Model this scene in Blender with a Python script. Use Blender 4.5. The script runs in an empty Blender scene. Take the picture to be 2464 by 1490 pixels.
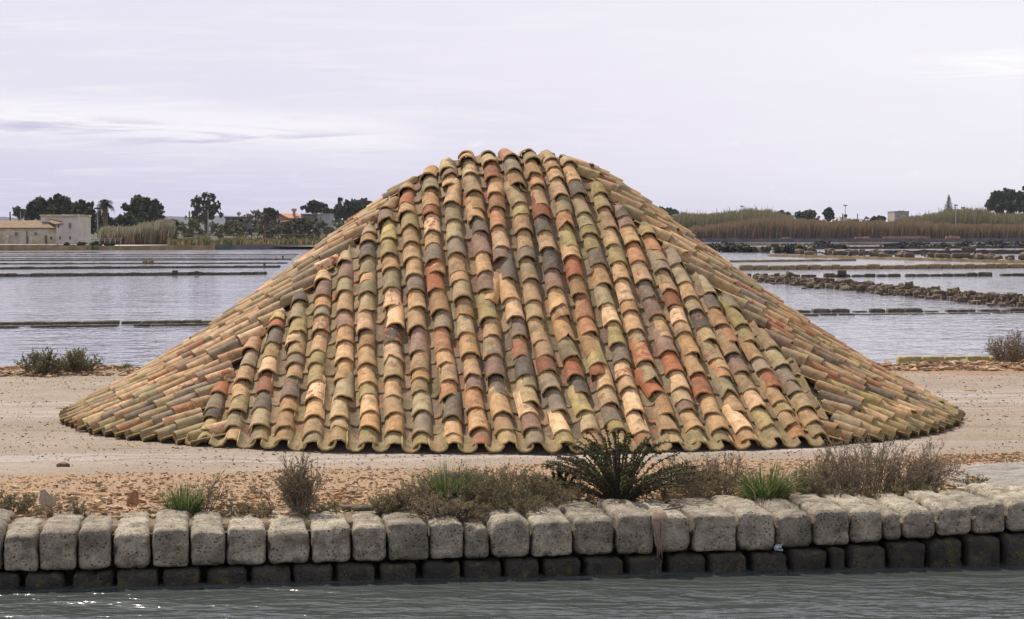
import bpy, math, random
import numpy as np
from mathutils import Vector, Matrix, noise

random.seed(7)
rng = np.random.default_rng(7)
S = bpy.context.scene
COL = S.collection
R = math.radians

# ------------------------------------------------------------------ camera
F = 4912.0                      # focal length in units of a 2464 px wide picture
TP = (745 - 562) / F
PITCH = math.atan(TP)
CAMZ = 1.7
cam_d = bpy.data.cameras.new('camera')
cam = bpy.data.objects.new('camera', cam_d)
COL.objects.link(cam)
cam_d.sensor_width = 36
cam_d.lens = F / 2464 * 36
cam_d.clip_end = 20000
cam_d.clip_start = 0.1
cam.location = (0, 0, CAMZ)
cam.rotation_euler = (math.pi / 2 - PITCH, 0, 0)
S.camera = cam

# ------------------------------------------------------------------ sky and sun
SUN_EL, SUN_AZ = 51, -32          # azimuth from +Y towards +X, degrees
sdir = Vector((math.sin(R(SUN_AZ)) * math.cos(R(SUN_EL)), math.cos(R(SUN_AZ)) * math.cos(R(SUN_EL)), math.sin(R(SUN_EL))))
sun_d = bpy.data.lights.new('sun', 'SUN')
sun = bpy.data.objects.new('sun', sun_d)
COL.objects.link(sun)
sun_d.energy = 5.0
sun_d.angle = R(0.9)
sun_d.color = (1.0, 0.90, 0.78)
sun.rotation_euler = sdir.to_track_quat('Z', 'Y').to_euler()
sun.location = (0, 0, 60)

S.view_settings.view_transform = 'Standard'
S.view_settings.look = 'None'
S.view_settings.exposure = 0.0
S.view_settings.gamma = 1.0
S.view_settings.use_curve_mapping = False


class NT:
    """small helper to write node trees"""
    def __init__(s, tree):
        s.t = tree
        s.n = tree.nodes
        s.l = tree.links

    def put(s, sock, v):
        if isinstance(v, bpy.types.NodeSocket):
            s.l.new(v, sock)
        elif v is not None:
            if hasattr(sock.default_value, '__len__') and not hasattr(v, '__len__'):
                v = (v,) * len(sock.default_value)
            if hasattr(v, '__len__') and len(v) == 3 and len(sock.default_value) == 4:
                v = (*v, 1)
            sock.default_value = v

    def node(s, kind, ins=None, **kw):
        nd = s.n.new(kind)
        for k, v in kw.items():
            setattr(nd, k, v)
        for k, v in (ins or {}).items():
            s.put(nd.inputs[k], v)
        return nd

    def math(s, op, a, b=None, c=None, clamp=False):
        nd = s.n.new('ShaderNodeMath')
        nd.operation = op
        nd.use_clamp = clamp
        for i, v in enumerate((a, b, c)):
            if v is not None:
                s.put(nd.inputs[i], v)
        return nd.outputs[0]

    def vmath(s, op, a, b=None):
        nd = s.n.new('ShaderNodeVectorMath')
        nd.operation = op
        s.put(nd.inputs[0], a)
        if b is not None:
            s.put(nd.inputs[1], b)
        return nd.outputs[0]

    def mix(s, f, a, b, mode='MIX'):
        nd = s.n.new('ShaderNodeMix')
        nd.data_type = 'RGBA'
        nd.blend_type = mode
        s.put(nd.inputs[0], f)
        s.put(nd.inputs[6], a)
        s.put(nd.inputs[7], b)
        return nd.outputs[2]

    def noise(s, vec, scale, detail=4, rough=0.55, dist=0.0, col=False):
        nd = s.node('ShaderNodeTexNoise', {'Vector': vec, 'Scale': scale, 'Detail': detail, 'Roughness': rough, 'Distortion': dist})
        return nd.outputs['Color' if col else 'Fac']

    def voro(s, vec, scale, out='Distance', rnd=1.0):
        nd = s.node('ShaderNodeTexVoronoi', {'Vector': vec, 'Scale': scale, 'Randomness': rnd})
        return nd.outputs[out]

    def ramp(s, f, lo, hi, a=0.0, b=1.0, smooth=True):
        nd = s.n.new('ShaderNodeMapRange')
        nd.interpolation_type = 'SMOOTHSTEP' if smooth else 'LINEAR'
        for i, v in enumerate((f, lo, hi, a, b)):
            s.put(nd.inputs[i], v)
        return nd.outputs[0]

    def scale(s, vec, sc):
        return s.vmath('MULTIPLY', vec, sc)

    def attr(s, name, out='Color'):
        return s.node('ShaderNodeAttribute', attribute_name=name).outputs[out]


world = bpy.data.worlds.new('World')
S.world = world
world.use_nodes = True
W = NT(world.node_tree)
W.n.clear()
tc = W.node('ShaderNodeTexCoord').outputs['Generated']
dn = W.vmath('NORMALIZE', tc)
sx = W.node('ShaderNodeSeparateXYZ', {'Vector': dn})
dx, dy, dz = sx.outputs
skyt = W.node('ShaderNodeTexSky', sky_type='NISHITA', sun_disc=False, sun_elevation=R(SUN_EL), sun_rotation=R(SUN_AZ),
              altitude=0, air_density=1.0, dust_density=2.0, ozone_density=2.0).outputs[0]
zz = W.math('ADD', W.math('MAXIMUM', dz, 0.0), 0.10)
plane = W.node('ShaderNodeCombineXYZ', {'X': W.math('DIVIDE', dx, zz), 'Y': W.math('DIVIDE', dy, zz), 'Z': 0.0}).outputs[0]
veil_n = W.noise(plane, 0.55, 5, 0.6, 0.3)
# a thin bright veil over the whole sky, denser towards the east
east = W.ramp(dx, -0.30, 0.30)
veil = W.mix(W.math('MULTIPLY_ADD', veil_n, 0.5, W.math('MULTIPLY_ADD', east, 0.75, -0.14), clamp=True), (8.0, 7.7, 9.15), (9.7, 9.5, 9.95))
low = W.ramp(dz, 0.0, 0.10)
veil = W.mix(W.math('MULTIPLY', W.math('SUBTRACT', 1.0, low), W.math('MULTIPLY_ADD', east, -0.9, 0.75, clamp=True)), veil, (6.9, 6.6, 8.6))
fine = W.noise(W.scale(plane, (2.2, 5.0, 1.0)), 1.0, 6, 0.62, 0.4)
veil = W.mix(W.ramp(fine, 0.46, 0.74, 0.0, 0.60), veil, (9.4, 9.2, 9.7))
# long stratus streaks low over the western side
ctr = W.math('MULTIPLY_ADD', dx, -0.047, 0.0445)
bd = W.math('DIVIDE', W.math('SUBTRACT', dz, ctr), 0.0105)
band = W.math('EXPONENT', W.math('MULTIPLY', W.math('MULTIPLY', bd, bd), -1.0))
band = W.math('MULTIPLY', band, W.ramp(dx, -0.02, -0.085))
bv = W.node('ShaderNodeCombineXYZ', {'X': W.math('MULTIPLY', dx, 13.0), 'Y': W.math('MULTIPLY', dy, 3.0), 'Z': W.math('MULTIPLY', dz, 170.0)}).outputs[0]
bn = W.noise(bv, 1.0, 6, 0.6, 0.6)
veil = W.mix(W.math('MULTIPLY', band, W.ramp(bn, 0.15, 0.48)), veil, (10.2, 10.0, 10.3))
under = W.math('EXPONENT', W.math('MULTIPLY', W.math('POWER', W.math('ADD', bd, 0.45), 2.0), -3.0))
under = W.math('MULTIPLY', under, W.ramp(dx, -0.045, -0.085))
veil = W.mix(W.math('MULTIPLY', under, W.ramp(bn, 0.42, 0.66, 0.0, 0.7)), veil, (4.7, 4.35, 6.6))
pa = W.math('DIVIDE', W.math('SUBTRACT', dx, 0.235), 0.045)
pb = W.math('DIVIDE', W.math('SUBTRACT', dz, 0.080), 0.0075)
patch = W.math('EXPONENT', W.math('MULTIPLY', W.math('ADD', W.math('MULTIPLY', pa, pa), W.math('MULTIPLY', pb, pb)), -1.0))
veil = W.mix(W.math('MULTIPLY', patch, W.ramp(bn, 0.30, 0.55)), veil, (10.6, 10.5, 10.6))
# puffs of cumulus close to the eastern horizon
pv = W.node('ShaderNodeCombineXYZ', {'X': W.math('MULTIPLY', dx, 34.0), 'Y': dy, 'Z': W.math('MULTIPLY', dz, 95.0)}).outputs[0]
pn = W.noise(pv, 1.0, 6, 0.58)
puff = W.math('MULTIPLY', W.ramp(pn, 0.60, 0.74), W.math('MULTIPLY', W.ramp(dz, 0.004, 0.02), W.ramp(dz, 0.075, 0.045)))
veil = W.mix(W.math('MULTIPLY', puff, W.math('MULTIPLY_ADD', east, 0.6, 0.25)), veil, (10.0, 9.9, 10.1))
thick = W.math('SUBTRACT', 1.0, W.math('EXPONENT', W.math('DIVIDE', -0.50, W.math('ADD', W.math('MAXIMUM', dz, 0.0), 0.05))))
skyc = W.mix(thick, skyt, veil)
bg = W.node('ShaderNodeBackground', {'Color': skyc, 'Strength': 0.1})
W.l.new(bg.outputs[0], W.node('ShaderNodeOutputWorld').inputs['Surface'])

# ------------------------------------------------------------------ layout helpers
def ray(px, py):
    x = (px - 1232); z = -(py - 745)
    d = Vector((x, F * math.cos(PITCH) + z * math.sin(PITCH), -F * math.sin(PITCH) + z * math.cos(PITCH)))
    return d / d.y

def at(px, py, d):
    """the point at distance d seen at (px, py) of the photograph"""
    r = ray(px, py)
    return Vector((r.x * d, d, CAMZ + r.z * d))

def on(px, py, z=0.0):
    """the point of height z seen at (px, py)"""
    r = ray(px, py)
    d = (z - CAMZ) / r.z
    return Vector((r.x * d, d, z))

def sstep(a, b, x):
    t = np.clip((np.asarray(x, float) - a) / (b - a), 0, 1)
    return t * t * (3 - 2 * t)

WALL_A, WALL_B = 11.87, 0.143            # front face line of the canal wall: y = A + B x
def wall_y(x): return WALL_A + WALL_B * x
CANAL_Z, POND_Z = -0.30, -0.15

# ------------------------------------------------------------------ object helpers
def tag(o, label=None, cat=None, group=None, kind=None):
    if label: o['label'] = label
    if cat: o['category'] = cat
    if group: o['group'] = group
    if kind: o['kind'] = kind
    return o

def empty(name, loc, label=None, cat=None, group=None, kind=None):
    o = bpy.data.objects.new(name, None)
    o.empty_display_size = 0.2
    COL.objects.link(o)
    o.location = loc
    return tag(o, label, cat, group, kind)

def parent(o, p):
    o.parent = p
    q = p
    loc = Vector((0, 0, 0))
    while q:
        loc += q.location if q.type == 'EMPTY' else Vector((0, 0, 0))
        q = q.parent
    o.matrix_parent_inverse = Matrix.Translation(-loc)
    return o

class MB:
    """collects geometry (world coordinates) into one mesh"""
    def __init__(s):
        s.v = []; s.f = []; s.n = 0; s.a = {}

    def add(s, verts, faces, **attrs):
        verts = np.asarray(verts, float).reshape(-1, 3)
        s.v.append(verts)
        s.f.extend([tuple(int(i) + s.n for i in f) for f in faces])
        for k, val in attrs.items():
            val = np.asarray(val, float)
            w = 3 if k in ('tint', 'uvw') else 1
            val = np.broadcast_to(val.reshape(-1, w), (len(verts), w))
            s.a.setdefault(k, []).append((s.n, val))
        s.n += len(verts)

    def tube(s, pts, rad, sides=3, **attrs):
        pts = np.asarray(pts, float)
        rad = np.broadcast_to(np.asarray(rad, float), (len(pts),))
        tg = np.gradient(pts, axis=0)
        tg /= np.linalg.norm(tg, axis=1)[:, None] + 1e-9
        ref = np.array([0.31, 0.17, 0.93]) if abs(tg[0][2]) < 0.9 else np.array([1.0, 0.1, 0.0])
        u = np.cross(tg, ref); u /= np.linalg.norm(u, axis=1)[:, None] + 1e-9
        w = np.cross(tg, u)
        an = np.arange(sides) * 2 * math.pi / sides
        ring = pts[:, None, :] + rad[:, None, None] * (np.cos(an)[None, :, None] * u[:, None, :] + np.sin(an)[None, :, None] * w[:, None, :])
        m = len(pts)
        fs = []
        for i in range(m - 1):
            for j in range(sides):
                k = (j + 1) % sides
                fs.append((i * sides + j, i * sides + k, (i + 1) * sides + k, (i + 1) * sides + j))
        fs.append(tuple(range(sides - 1, -1, -1)))
        fs.append(tuple((m - 1) * sides + j for j in range(sides)))
        s.add(ring.reshape(-1, 3), fs, **attrs)

    def box(s, c, half, rot=0.0, **attrs):
        c = np.asarray(c, float); h = np.asarray(half, float)
        sg = np.array([[x, y, z] for z in (-1, 1) for y in (-1, 1) for x in (-1, 1)], float) * h
        cr, sr = math.cos(rot), math.sin(rot)
        p = np.stack([sg[:, 0] * cr - sg[:, 1] * sr, sg[:, 0] * sr + sg[:, 1] * cr, sg[:, 2]], 1) + c
        s.add(p, [(0, 2, 3, 1), (4, 5, 7, 6), (0, 1, 5, 4), (2, 6, 7, 3), (0, 4, 6, 2), (1, 3, 7, 5)], **attrs)

    def quads(s, P, **attrs):
        """P: (n, 4, 3)"""
        n = len(P)
        s.add(P.reshape(-1, 3), np.arange(n * 4).reshape(n, 4), **{k: (np.repeat(np.asarray(v, float).reshape(n, -1), 4, 0) if np.size(v) > 3 else v) for k, v in attrs.items()})

    def build(s, name, mat, par=None, smooth=False, origin=None):
        me = bpy.data.meshes.new(name)
        V = np.concatenate(s.v) if s.v else np.zeros((0, 3))
        if origin is None and par is None:
            origin = ((V.min(0) + V.max(0)) / 2)
            origin[2] = V[:, 2].min()
        if origin is not None:
            V = V - np.asarray(origin, float)
        me.from_pydata(V.tolist(), [], s.f)
        for k, parts in s.a.items():
            w = parts[0][1].shape[1]
            arr = np.zeros((s.n, w))
            for st, val in parts:
                arr[st:st + len(val)] = val
            if k == 'tint':
                at_ = me.attributes.new(k, 'FLOAT_COLOR', 'POINT')
                at_.data.foreach_set('color', np.concatenate([arr, np.ones((s.n, 1))], 1).astype(np.float32).ravel())
            elif w == 3:
                at_ = me.attributes.new(k, 'FLOAT_VECTOR', 'POINT')
                at_.data.foreach_set('vector', arr.astype(np.float32).ravel())
            else:
                at_ = me.attributes.new(k, 'FLOAT', 'POINT')
                at_.data.foreach_set('value', arr.astype(np.float32).ravel())
        if smooth:
            me.polygons.foreach_set('use_smooth', np.ones(len(me.polygons), bool))
        me.materials.append(mat)
        o = bpy.data.objects.new(name, me)
        COL.objects.link(o)
        if origin is not None:
            o.location = origin
        if par is not None:
            parent(o, par)
        return o

# ------------------------------------------------------------------ materials
def material(name):
    m = bpy.data.materials.new(name)
    m.use_nodes = True
    t = NT(m.node_tree)
    t.n.clear()
    out = t.node('ShaderNodeOutputMaterial')
    b = t.node('ShaderNodeBsdfPrincipled')
    t.l.new(b.outputs[0], out.inputs['Surface'])
    b.inputs['Specular IOR Level'].default_value = 0.25
    return m, t, b, out

def bump(t, b, h, dist, strength=1.0):
    nd = t.node('ShaderNodeBump', {'Height': h, 'Distance': dist, 'Strength': strength})
    t.l.new(nd.outputs[0], b.inputs['Normal'])

def tile_material():
    m, t, b, out = material('fired clay tile')
    uv = t.attr('uvw', 'Vector'); tint = t.attr('tint'); wear = t.attr('wear', 'Fac'); lip = t.attr('lip', 'Fac')
    n1 = t.noise(uv, 11, 5, 0.6)
    n2 = t.noise(t.scale(uv, (1, 1, 1)), 26, 6, 0.65)
    c = t.mix(t.ramp(n1, 0.38, 0.68), tint, t.mix(1.0, tint, (0.64, 0.64, 0.55), 'MULTIPLY'))
    c = t.mix(t.ramp(n2, 0.5, 0.72, 0, 0.55), c, t.mix(0.55, c, (0.42, 0.37, 0.25)))
    st = t.noise(t.scale(uv, (95, 5, 95)), 1.0, 3, 0.6)
    c = t.mix(1.0, c, t.node('ShaderNodeCombineColor', {0: t.ramp(st, 0.3, 0.7, 0.87, 1.09), 1: t.ramp(st, 0.3, 0.7, 0.87, 1.08), 2: t.ramp(st, 0.3, 0.7, 0.86, 1.08)}).outputs[0], 'MULTIPLY')
    grime = t.ramp(t.noise(t.vmath('ADD', uv, (4, 9, 6)), 6.5, 6, 0.66), 0.52, 0.68, 0, 0.72)
    c = t.mix(grime, c, (0.145, 0.125, 0.09))
    rust = t.ramp(t.noise(t.vmath('ADD', uv, (1, 3, 8)), 9, 6, 0.68), 0.56, 0.70, 0, 0.55)
    c = t.mix(rust, c, (0.42, 0.185, 0.075))
    # slip flaked off: red clay shows
    pt = t.noise(uv, 15, 7, 0.62, 0.5)
    flake = t.ramp(t.math('ADD', pt, t.math('MULTIPLY', wear, 0.26)), 0.665, 0.685)
    red = t.mix(t.noise(uv, 60, 3), (0.30, 0.092, 0.042), (0.46, 0.185, 0.095))
    c = t.mix(flake, c, red)
    # pits and dark lichen
    v = t.voro(t.vmath('ADD', uv, (3.1, 1.7, 0.4)), 62)
    gate = t.noise(uv, 19, 2)
    pit = t.math('MULTIPLY', t.ramp(v, 0.24, 0.12), t.ramp(gate, 0.50, 0.58))
    v2 = t.voro(uv, 24)
    pit2 = t.math('MULTIPLY', t.ramp(v2, 0.16, 0.09), t.ramp(t.noise(uv, 8, 2), 0.54, 0.6))
    pits = t.math('MAXIMUM', pit, pit2)
    c = t.mix(t.math('MULTIPLY', pits, 0.75), c, (0.075, 0.045, 0.03))
    speck = t.ramp(t.noise(uv, 170, 3, 0.7), 0.62, 0.74, 0, 0.45)
    c = t.mix(speck, c, (0.15, 0.12, 0.08))
    pale = t.ramp(t.noise(t.vmath('ADD', uv, (9, 4, 2)), 33, 5, 0.7), 0.63, 0.72, 0, 0.5)
    c = t.mix(pale, c, (0.60, 0.53, 0.39))
    c = t.mix(t.math('MULTIPLY', lip, t.ramp(n2, 0.35, 0.6, 0.35, 0.9)), c, (0.47, 0.34, 0.13))
    t.put(b.inputs['Base Color'], c)
    b.inputs['Roughness'].default_value = 0.85
    h = t.math('ADD', t.math('MULTIPLY', t.noise(uv, 80, 4, 0.6), 0.5), t.math('MULTIPLY', st, 0.35))
    h = t.math('SUBTRACT', h, t.math('ADD', t.math('MULTIPLY', pits, 1.1), t.math('MULTIPLY', flake, 0.55)))
    bump(t, b, h, 0.0035)
    return m

def stone_material(name, base, dark, wet=0.0):
    m, t, b, out = material(name)
    p = t.node('ShaderNodeTexCoord').outputs['Object']
    info = t.node('ShaderNodeObjectInfo').outputs['Random']
    off = t.node('ShaderNodeCombineXYZ', {0: t.math('MULTIPLY', info, 37.0), 1: t.math('MULTIPLY', info, 17.0), 2: info}).outputs[0]
    p = t.vmath('ADD', p, off)
    c = t.mix(t.ramp(t.noise(p, 7, 6, 0.62), 0.35, 0.65), base, dark)
    br = t.math('MULTIPLY_ADD', info, 0.5, 0.75)
    c = t.mix(1.0, c, t.node('ShaderNodeCombineColor', {0: br, 1: br, 2: br}).outputs[0], 'MULTIPLY')
    lay = t.noise(t.scale(p, (4, 4, 38)), 1.0, 4, 0.6)
    c = t.mix(t.ramp(lay, 0.52, 0.66, 0, 0.35), c, dark)
    v = t.voro(p, 48)
    pit = t.math('MULTIPLY', t.ramp(v, 0.34, 0.14), t.ramp(t.noise(p, 15, 2), 0.44, 0.56))
    v2 = t.voro(t.vmath('ADD', p, (5, 5, 5)), 110)
    pit = t.math('MAXIMUM', pit, t.math('MULTIPLY', t.ramp(v2, 0.3, 0.15), 0.6))
    c = t.mix(t.math('MULTIPLY', pit, 0.75), c, (0.05, 0.045, 0.035))
    v3 = t.voro(t.vmath('ADD', p, (2, 8, 1)), 42)
    lich = t.math('MULTIPLY', t.ramp(v3, 0.20, 0.12), t.ramp(t.noise(p, 9, 2), 0.45, 0.6))
    c = t.mix(t.math('MULTIPLY', lich, 0.8 if not wet else 0.35), c, (0.50, 0.46, 0.33))
    grit = t.noise(p, 75, 5, 0.75)
    c = t.mix(t.ramp(grit, 0.42, 0.62, 0.55, 0), c, t.mix(0.6, c, (0.05, 0.045, 0.035)))
    if wet:
        c = t.mix(t.ramp(t.noise(p, 13, 5, 0.7), 0.52, 0.66, 0, 0.7), c, (0.12, 0.10, 0.025))
    t.put(b.inputs['Base Color'], c)
    b.inputs['Roughness'].default_value = 0.9 if not wet else 0.55
    h = t.math('SUBTRACT', t.math('MULTIPLY', t.noise(p, 45, 6, 0.7), 1.2), pit)
    bump(t, b, h, 0.010)
    return m

def plain(name, c1, c2, scale=8.0, rough=0.9, bd=0.0, spec=0.2, tint=False):
    m, t, b, out = material(name)
    p = t.node('ShaderNodeTexCoord').outputs['Object']
    n = t.noise(p, scale, 5, 0.6)
    c = t.mix(t.ramp(n, 0.35, 0.65), c1, c2)
    if tint:
        c = t.mix(1.0, t.attr('tint'), c, 'MULTIPLY')
    t.put(b.inputs['Base Color'], c)
    b.inputs['Roughness'].default_value = rough
    b.inputs['Specular IOR Level'].default_value = spec
    if bd:
        bump(t, b, t.noise(p, scale * 3, 5, 0.65), bd)
    return m

def leaf_material(name, trans=0.4):
    m, t, b, out = material(name)
    c = t.attr('tint')
    t.put(b.inputs['Base Color'], c)
    b.inputs['Roughness'].default_value = 0.6
    b.inputs['Specular IOR Level'].default_value = 0.2
    tr = t.node('ShaderNodeBsdfTranslucent', {'Color': c})
    mx = t.node('ShaderNodeMixShader', {0: trans})
    t.l.new(b.outputs[0], mx.inputs[1]); t.l.new(tr.outputs[0], mx.inputs[2])
    t.l.new(mx.outputs[0], out.inputs['Surface'])
    return m

def ground_material():
    m, t, b, out = material('salt flat earth')
    pos = t.node('ShaderNodeNewGeometry').outputs['Position']
    sp = t.node('ShaderNodeSeparateXYZ', {'Vector': pos})
    X, Y, Z = sp.outputs
    T = t.math('SUBTRACT', Y, t.math('MULTIPLY_ADD', X, WALL_B, WALL_A))    # distance behind the wall face
    big = t.noise(pos, 0.9, 4, 0.6)
    c = t.mix(t.ramp(big, 0.35, 0.65), (0.29, 0.235, 0.175), (0.35, 0.287, 0.222))
    mid = t.noise(pos, 7, 5, 0.65)
    c = t.mix(t.ramp(mid, 0.48, 0.70, 0, 0.55), c, (0.31, 0.24, 0.185))
    g = t.voro(pos, 48)
    gc = t.voro(pos, 48, 'Color')
    gcs = t.node('ShaderNodeSeparateColor', {0: gc}).outputs
    gate = t.math('MULTIPLY', t.ramp(g, 0.42, 0.22), t.ramp(gcs[0], 0.62, 0.66))
    c = t.mix(t.math('MULTIPLY', gate, t.ramp(t.noise(pos, 1.6, 3), 0.38, 0.6, 0.1, 0.85)), c, t.mix(gcs[1], (0.20, 0.13, 0.085), (0.13, 0.095, 0.07)))
    fine = t.noise(pos, 60, 4, 0.7)
    c = t.mix(t.ramp(fine, 0.40, 0.68, 0.0, 0.4), c, (0.24, 0.19, 0.16))
    # salt crust in streaks along the wheel tracks
    tw = t.math('ADD', T, t.math('MULTIPLY', t.noise(pos, 0.45, 3), 0.9))
    st = t.noise(t.node('ShaderNodeCombineXYZ', {0: t.math('MULTIPLY', X, 0.35), 1: t.math('MULTIPLY', tw, 6.0), 2: 0.0}).outputs[0], 1.0, 5, 0.6)
    trk = t.math('MAXIMUM', t.math('MULTIPLY', t.ramp(tw, 3.9, 4.15), t.ramp(tw, 4.75, 4.45)), t.math('MULTIPLY', t.ramp(tw, 7.4, 8.2), t.ramp(tw, 10.5, 9.4)))
    c = t.mix(t.math('MULTIPLY', trk, t.ramp(st, 0.42, 0.62, 0.05, 0.65)), c, (0.44, 0.40, 0.38))
    rut = t.noise(t.node('ShaderNodeCombineXYZ', {0: t.math('MULTIPLY', X, 0.30), 1: t.math('MULTIPLY', tw, 4.2), 2: 3.0}).outputs[0], 1.0, 6, 0.62)
    c = t.mix(t.ramp(rut, 0.50, 0.68, 0, 0.55), c, (0.20, 0.155, 0.12))
    # crushed tile strip behind the wall
    edge = t.math('ADD', T, t.math('MULTIPLY_ADD', t.noise(pos, 2.2, 4, 0.6), 0.9, -0.45))
    lim = t.math('MULTIPLY_ADD', X, 0.05, 3.05)
    strip = t.ramp(t.math('SUBTRACT', edge, lim), 0.12, -0.12)
    rock = t.math('MULTIPLY', t.ramp(t.math('ADD', X, t.math('MULTIPLY', t.noise(pos, 1.1, 3), 0.7)), 3.05, 3.35), t.ramp(edge, 2.45, 2.2))
    oc = t.mix(t.noise(pos, 18, 4, 0.7), (0.30, 0.20, 0.12), (0.385, 0.27, 0.17))
    oc = t.mix(t.ramp(t.noise(t.scale(pos, (14, 46, 30)), 1.0, 4, 0.7), 0.52, 0.62, 0, 0.7), oc, (0.24, 0.12, 0.065))
    c = t.mix(t.math('MULTIPLY', strip, t.ramp(t.noise(pos, 5, 4, 0.65), 0.25, 0.5, 0.55, 1.0)), c, oc)
    rc = t.mix(t.ramp(t.noise(t.scale(pos, (5, 14, 10)), 1.0, 6, 0.68), 0.4, 0.64), (0.40, 0.37, 0.33), (0.27, 0.245, 0.21))
    c = t.mix(rock, c, rc)
    # soil between the plants right behind the wall
    soil = t.ramp(t.math('ADD', T, t.math('MULTIPLY_ADD', t.noise(pos, 5, 4), 0.5, -0.25)), 1.05, 0.75)
    c = t.mix(t.math('MULTIPLY', soil, 0.75), c, (0.17, 0.13, 0.085))
    # broken tile scree along the pond edge
    back = t.ramp(t.math('ADD', Y, t.math('MULTIPLY_ADD', t.noise(pos, 1.3, 4), 1.4, -0.7)), 24.4, 24.9)
    c = t.mix(t.math('MULTIPLY', back, 0.85), c, t.mix(t.noise(pos, 14, 4, 0.7), (0.20, 0.125, 0.075), (0.40, 0.25, 0.15)))
    t.put(b.inputs['Base Color'], c)
    b.inputs['Roughness'].default_value = 0.92
    h = t.math('ADD', t.math('MULTIPLY', fine, 0.6), t.math('MULTIPLY', mid, 1.2))
    h = t.math('ADD', h, t.math('MULTIPLY', gate, 0.8))
    h = t.math('ADD', h, t.math('MULTIPLY', rock, t.math('MULTIPLY', t.noise(t.scale(pos, (9, 24, 20)), 1.0, 6, 0.7), 3.0)))
    bump(t, b, h, 0.012)
    return m

def water_material(name, deep, waves, dist, rough):
    m, t, b, out = material(name)
    pos = t.node('ShaderNodeNewGeometry').outputs['Position']
    h = None
    for sc, det, amp in waves:
        n = t.noise(t.scale(pos, sc), 1.0, det, 0.55, 0.4)
        n = t.math('MULTIPLY', n, amp)
        h = n if h is None else t.math('ADD', h, n)
    gust = t.noise(t.scale(pos, (0.06, 0.12, 1)), 1.0, 3, 0.5)
    h = t.math('MULTIPLY', h, t.ramp(gust, 0.3, 0.65, 0.7, 1.15))
    t.put(b.inputs['Base Color'], deep)
    b.inputs['Roughness'].default_value = rough
    b.inputs['Specular IOR Level'].default_value = 0.5
    b.inputs['IOR'].default_value = 1.33
    bump(t, b, h, dist)
    return m

M_TILE = tile_material()
M_STONE = stone_material('weathered tufa', (0.50, 0.44, 0.335), (0.25, 0.215, 0.16))
M_WET = stone_material('wet algae stone', (0.062, 0.056, 0.044), (0.032, 0.029, 0.024), wet=1.0)
M_DIKE = stone_material('dike stone', (0.175, 0.15, 0.10), (0.095, 0.085, 0.065))
M_ROCK = stone_material('rubble stone', (0.27, 0.205, 0.135), (0.15, 0.12, 0.085))
M_GROUND = ground_material()
M_CANAL = water_material('canal water', (0.060, 0.070, 0.066), [((1.2, 2.6, 1), 3, 1.0), ((4.0, 8, 1), 2, 0.34), ((14, 26, 1), 2, 0.06)], 0.125, 0.17)
M_POND = water_material('pond water', (0.15, 0.15, 0.19), [((1.6, 1.5, 1), 2, 1.0), ((4.5, 3.6, 1), 2, 0.30), ((0.5, 0.35, 1), 2, 0.8)], 0.065, 0.07)
M_LEAF = leaf_material('leaves')
M_FARLEAF = leaf_material('far leaves', 0.2)
M_TWIG = plain('dry twig', (0.20, 0.15, 0.115), (0.30, 0.24, 0.20), 40)
M_BARK = plain('bark', (0.10, 0.075, 0.055), (0.17, 0.13, 0.10), 3)
M_SHARD = plain('tile shard', (0.85, 0.85, 0.85), (1.15, 1.15, 1.12), 30, tint=True)
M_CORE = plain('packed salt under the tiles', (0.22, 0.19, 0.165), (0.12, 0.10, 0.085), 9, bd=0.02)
M_FARLAND = plain('scrub land', (0.05, 0.055, 0.025), (0.09, 0.08, 0.038), 0.05)
M_HILL = plain('wooded hill', (0.028, 0.032, 0.028), (0.05, 0.05, 0.04), 0.01)
M_RUST = plain('rusty iron', (0.10, 0.07, 0.05), (0.22, 0.17, 0.14), 60, 0.6, spec=0.5)
M_ROPE = plain('frayed rope', (0.30, 0.225, 0.17), (0.20, 0.145, 0.11), 50)
M_PLASTER = plain('stained plaster', (0.62, 0.54, 0.47), (0.72, 0.65, 0.59), 0.5)
M_OCHRE = plain('peeling plaster', (0.50, 0.38, 0.20), (0.72, 0.64, 0.54), 0.6)
M_ROOF = plain('old roof tiles', (0.20, 0.14, 0.085), (0.30, 0.215, 0.13), 2.2)
M_ROOFRED = plain('orange roof tiles', (0.40, 0.20, 0.10), (0.48, 0.26, 0.14), 1.5)
M_PINK = plain('pink render', (0.40, 0.22, 0.17), (0.46, 0.27, 0.21), 0.7)
M_CONC = plain('raw concrete', (0.33, 0.32, 0.31), (0.43, 0.42, 0.41), 0.8)
M_DARK = plain('dark opening', (0.03, 0.03, 0.035), (0.05, 0.05, 0.055), 3)
M_DOOR = plain('blue grey door paint', (0.10, 0.13, 0.14), (0.14, 0.17, 0.17), 3)
M_GLASS = plain('dull window pane', (0.14, 0.16, 0.17), (0.20, 0.22, 0.23), 3, 0.3, spec=0.5)
M_METAL = plain('galvanised steel', (0.30, 0.30, 0.31), (0.38, 0.38, 0.39), 5, 0.5, spec=0.5)
M_BANK = plain('ochre bank stone', (0.24, 0.18, 0.095), (0.38, 0.29, 0.16), 0.8, bd=0.05)
M_BANKGREY = plain('grey bank stone', (0.10, 0.10, 0.11), (0.16, 0.155, 0.16), 0.6, bd=0.05)
M_KERB = plain('yellowed kerb stone', (0.33, 0.26, 0.11), (0.42, 0.36, 0.21), 9, bd=0.01)
M_SAND = plain('sandy track', (0.42, 0.36, 0.28), (0.50, 0.44, 0.35), 0.3)
M_BRICK = plain('stacked tile pile', (0.26, 0.135, 0.07), (0.36, 0.21, 0.12), 1.2, bd=0.05)
M_PLASTIC = plain('white plastic film', (0.36, 0.38, 0.42), (0.48, 0.50, 0.54), 30, 0.35, spec=0.5)
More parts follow.
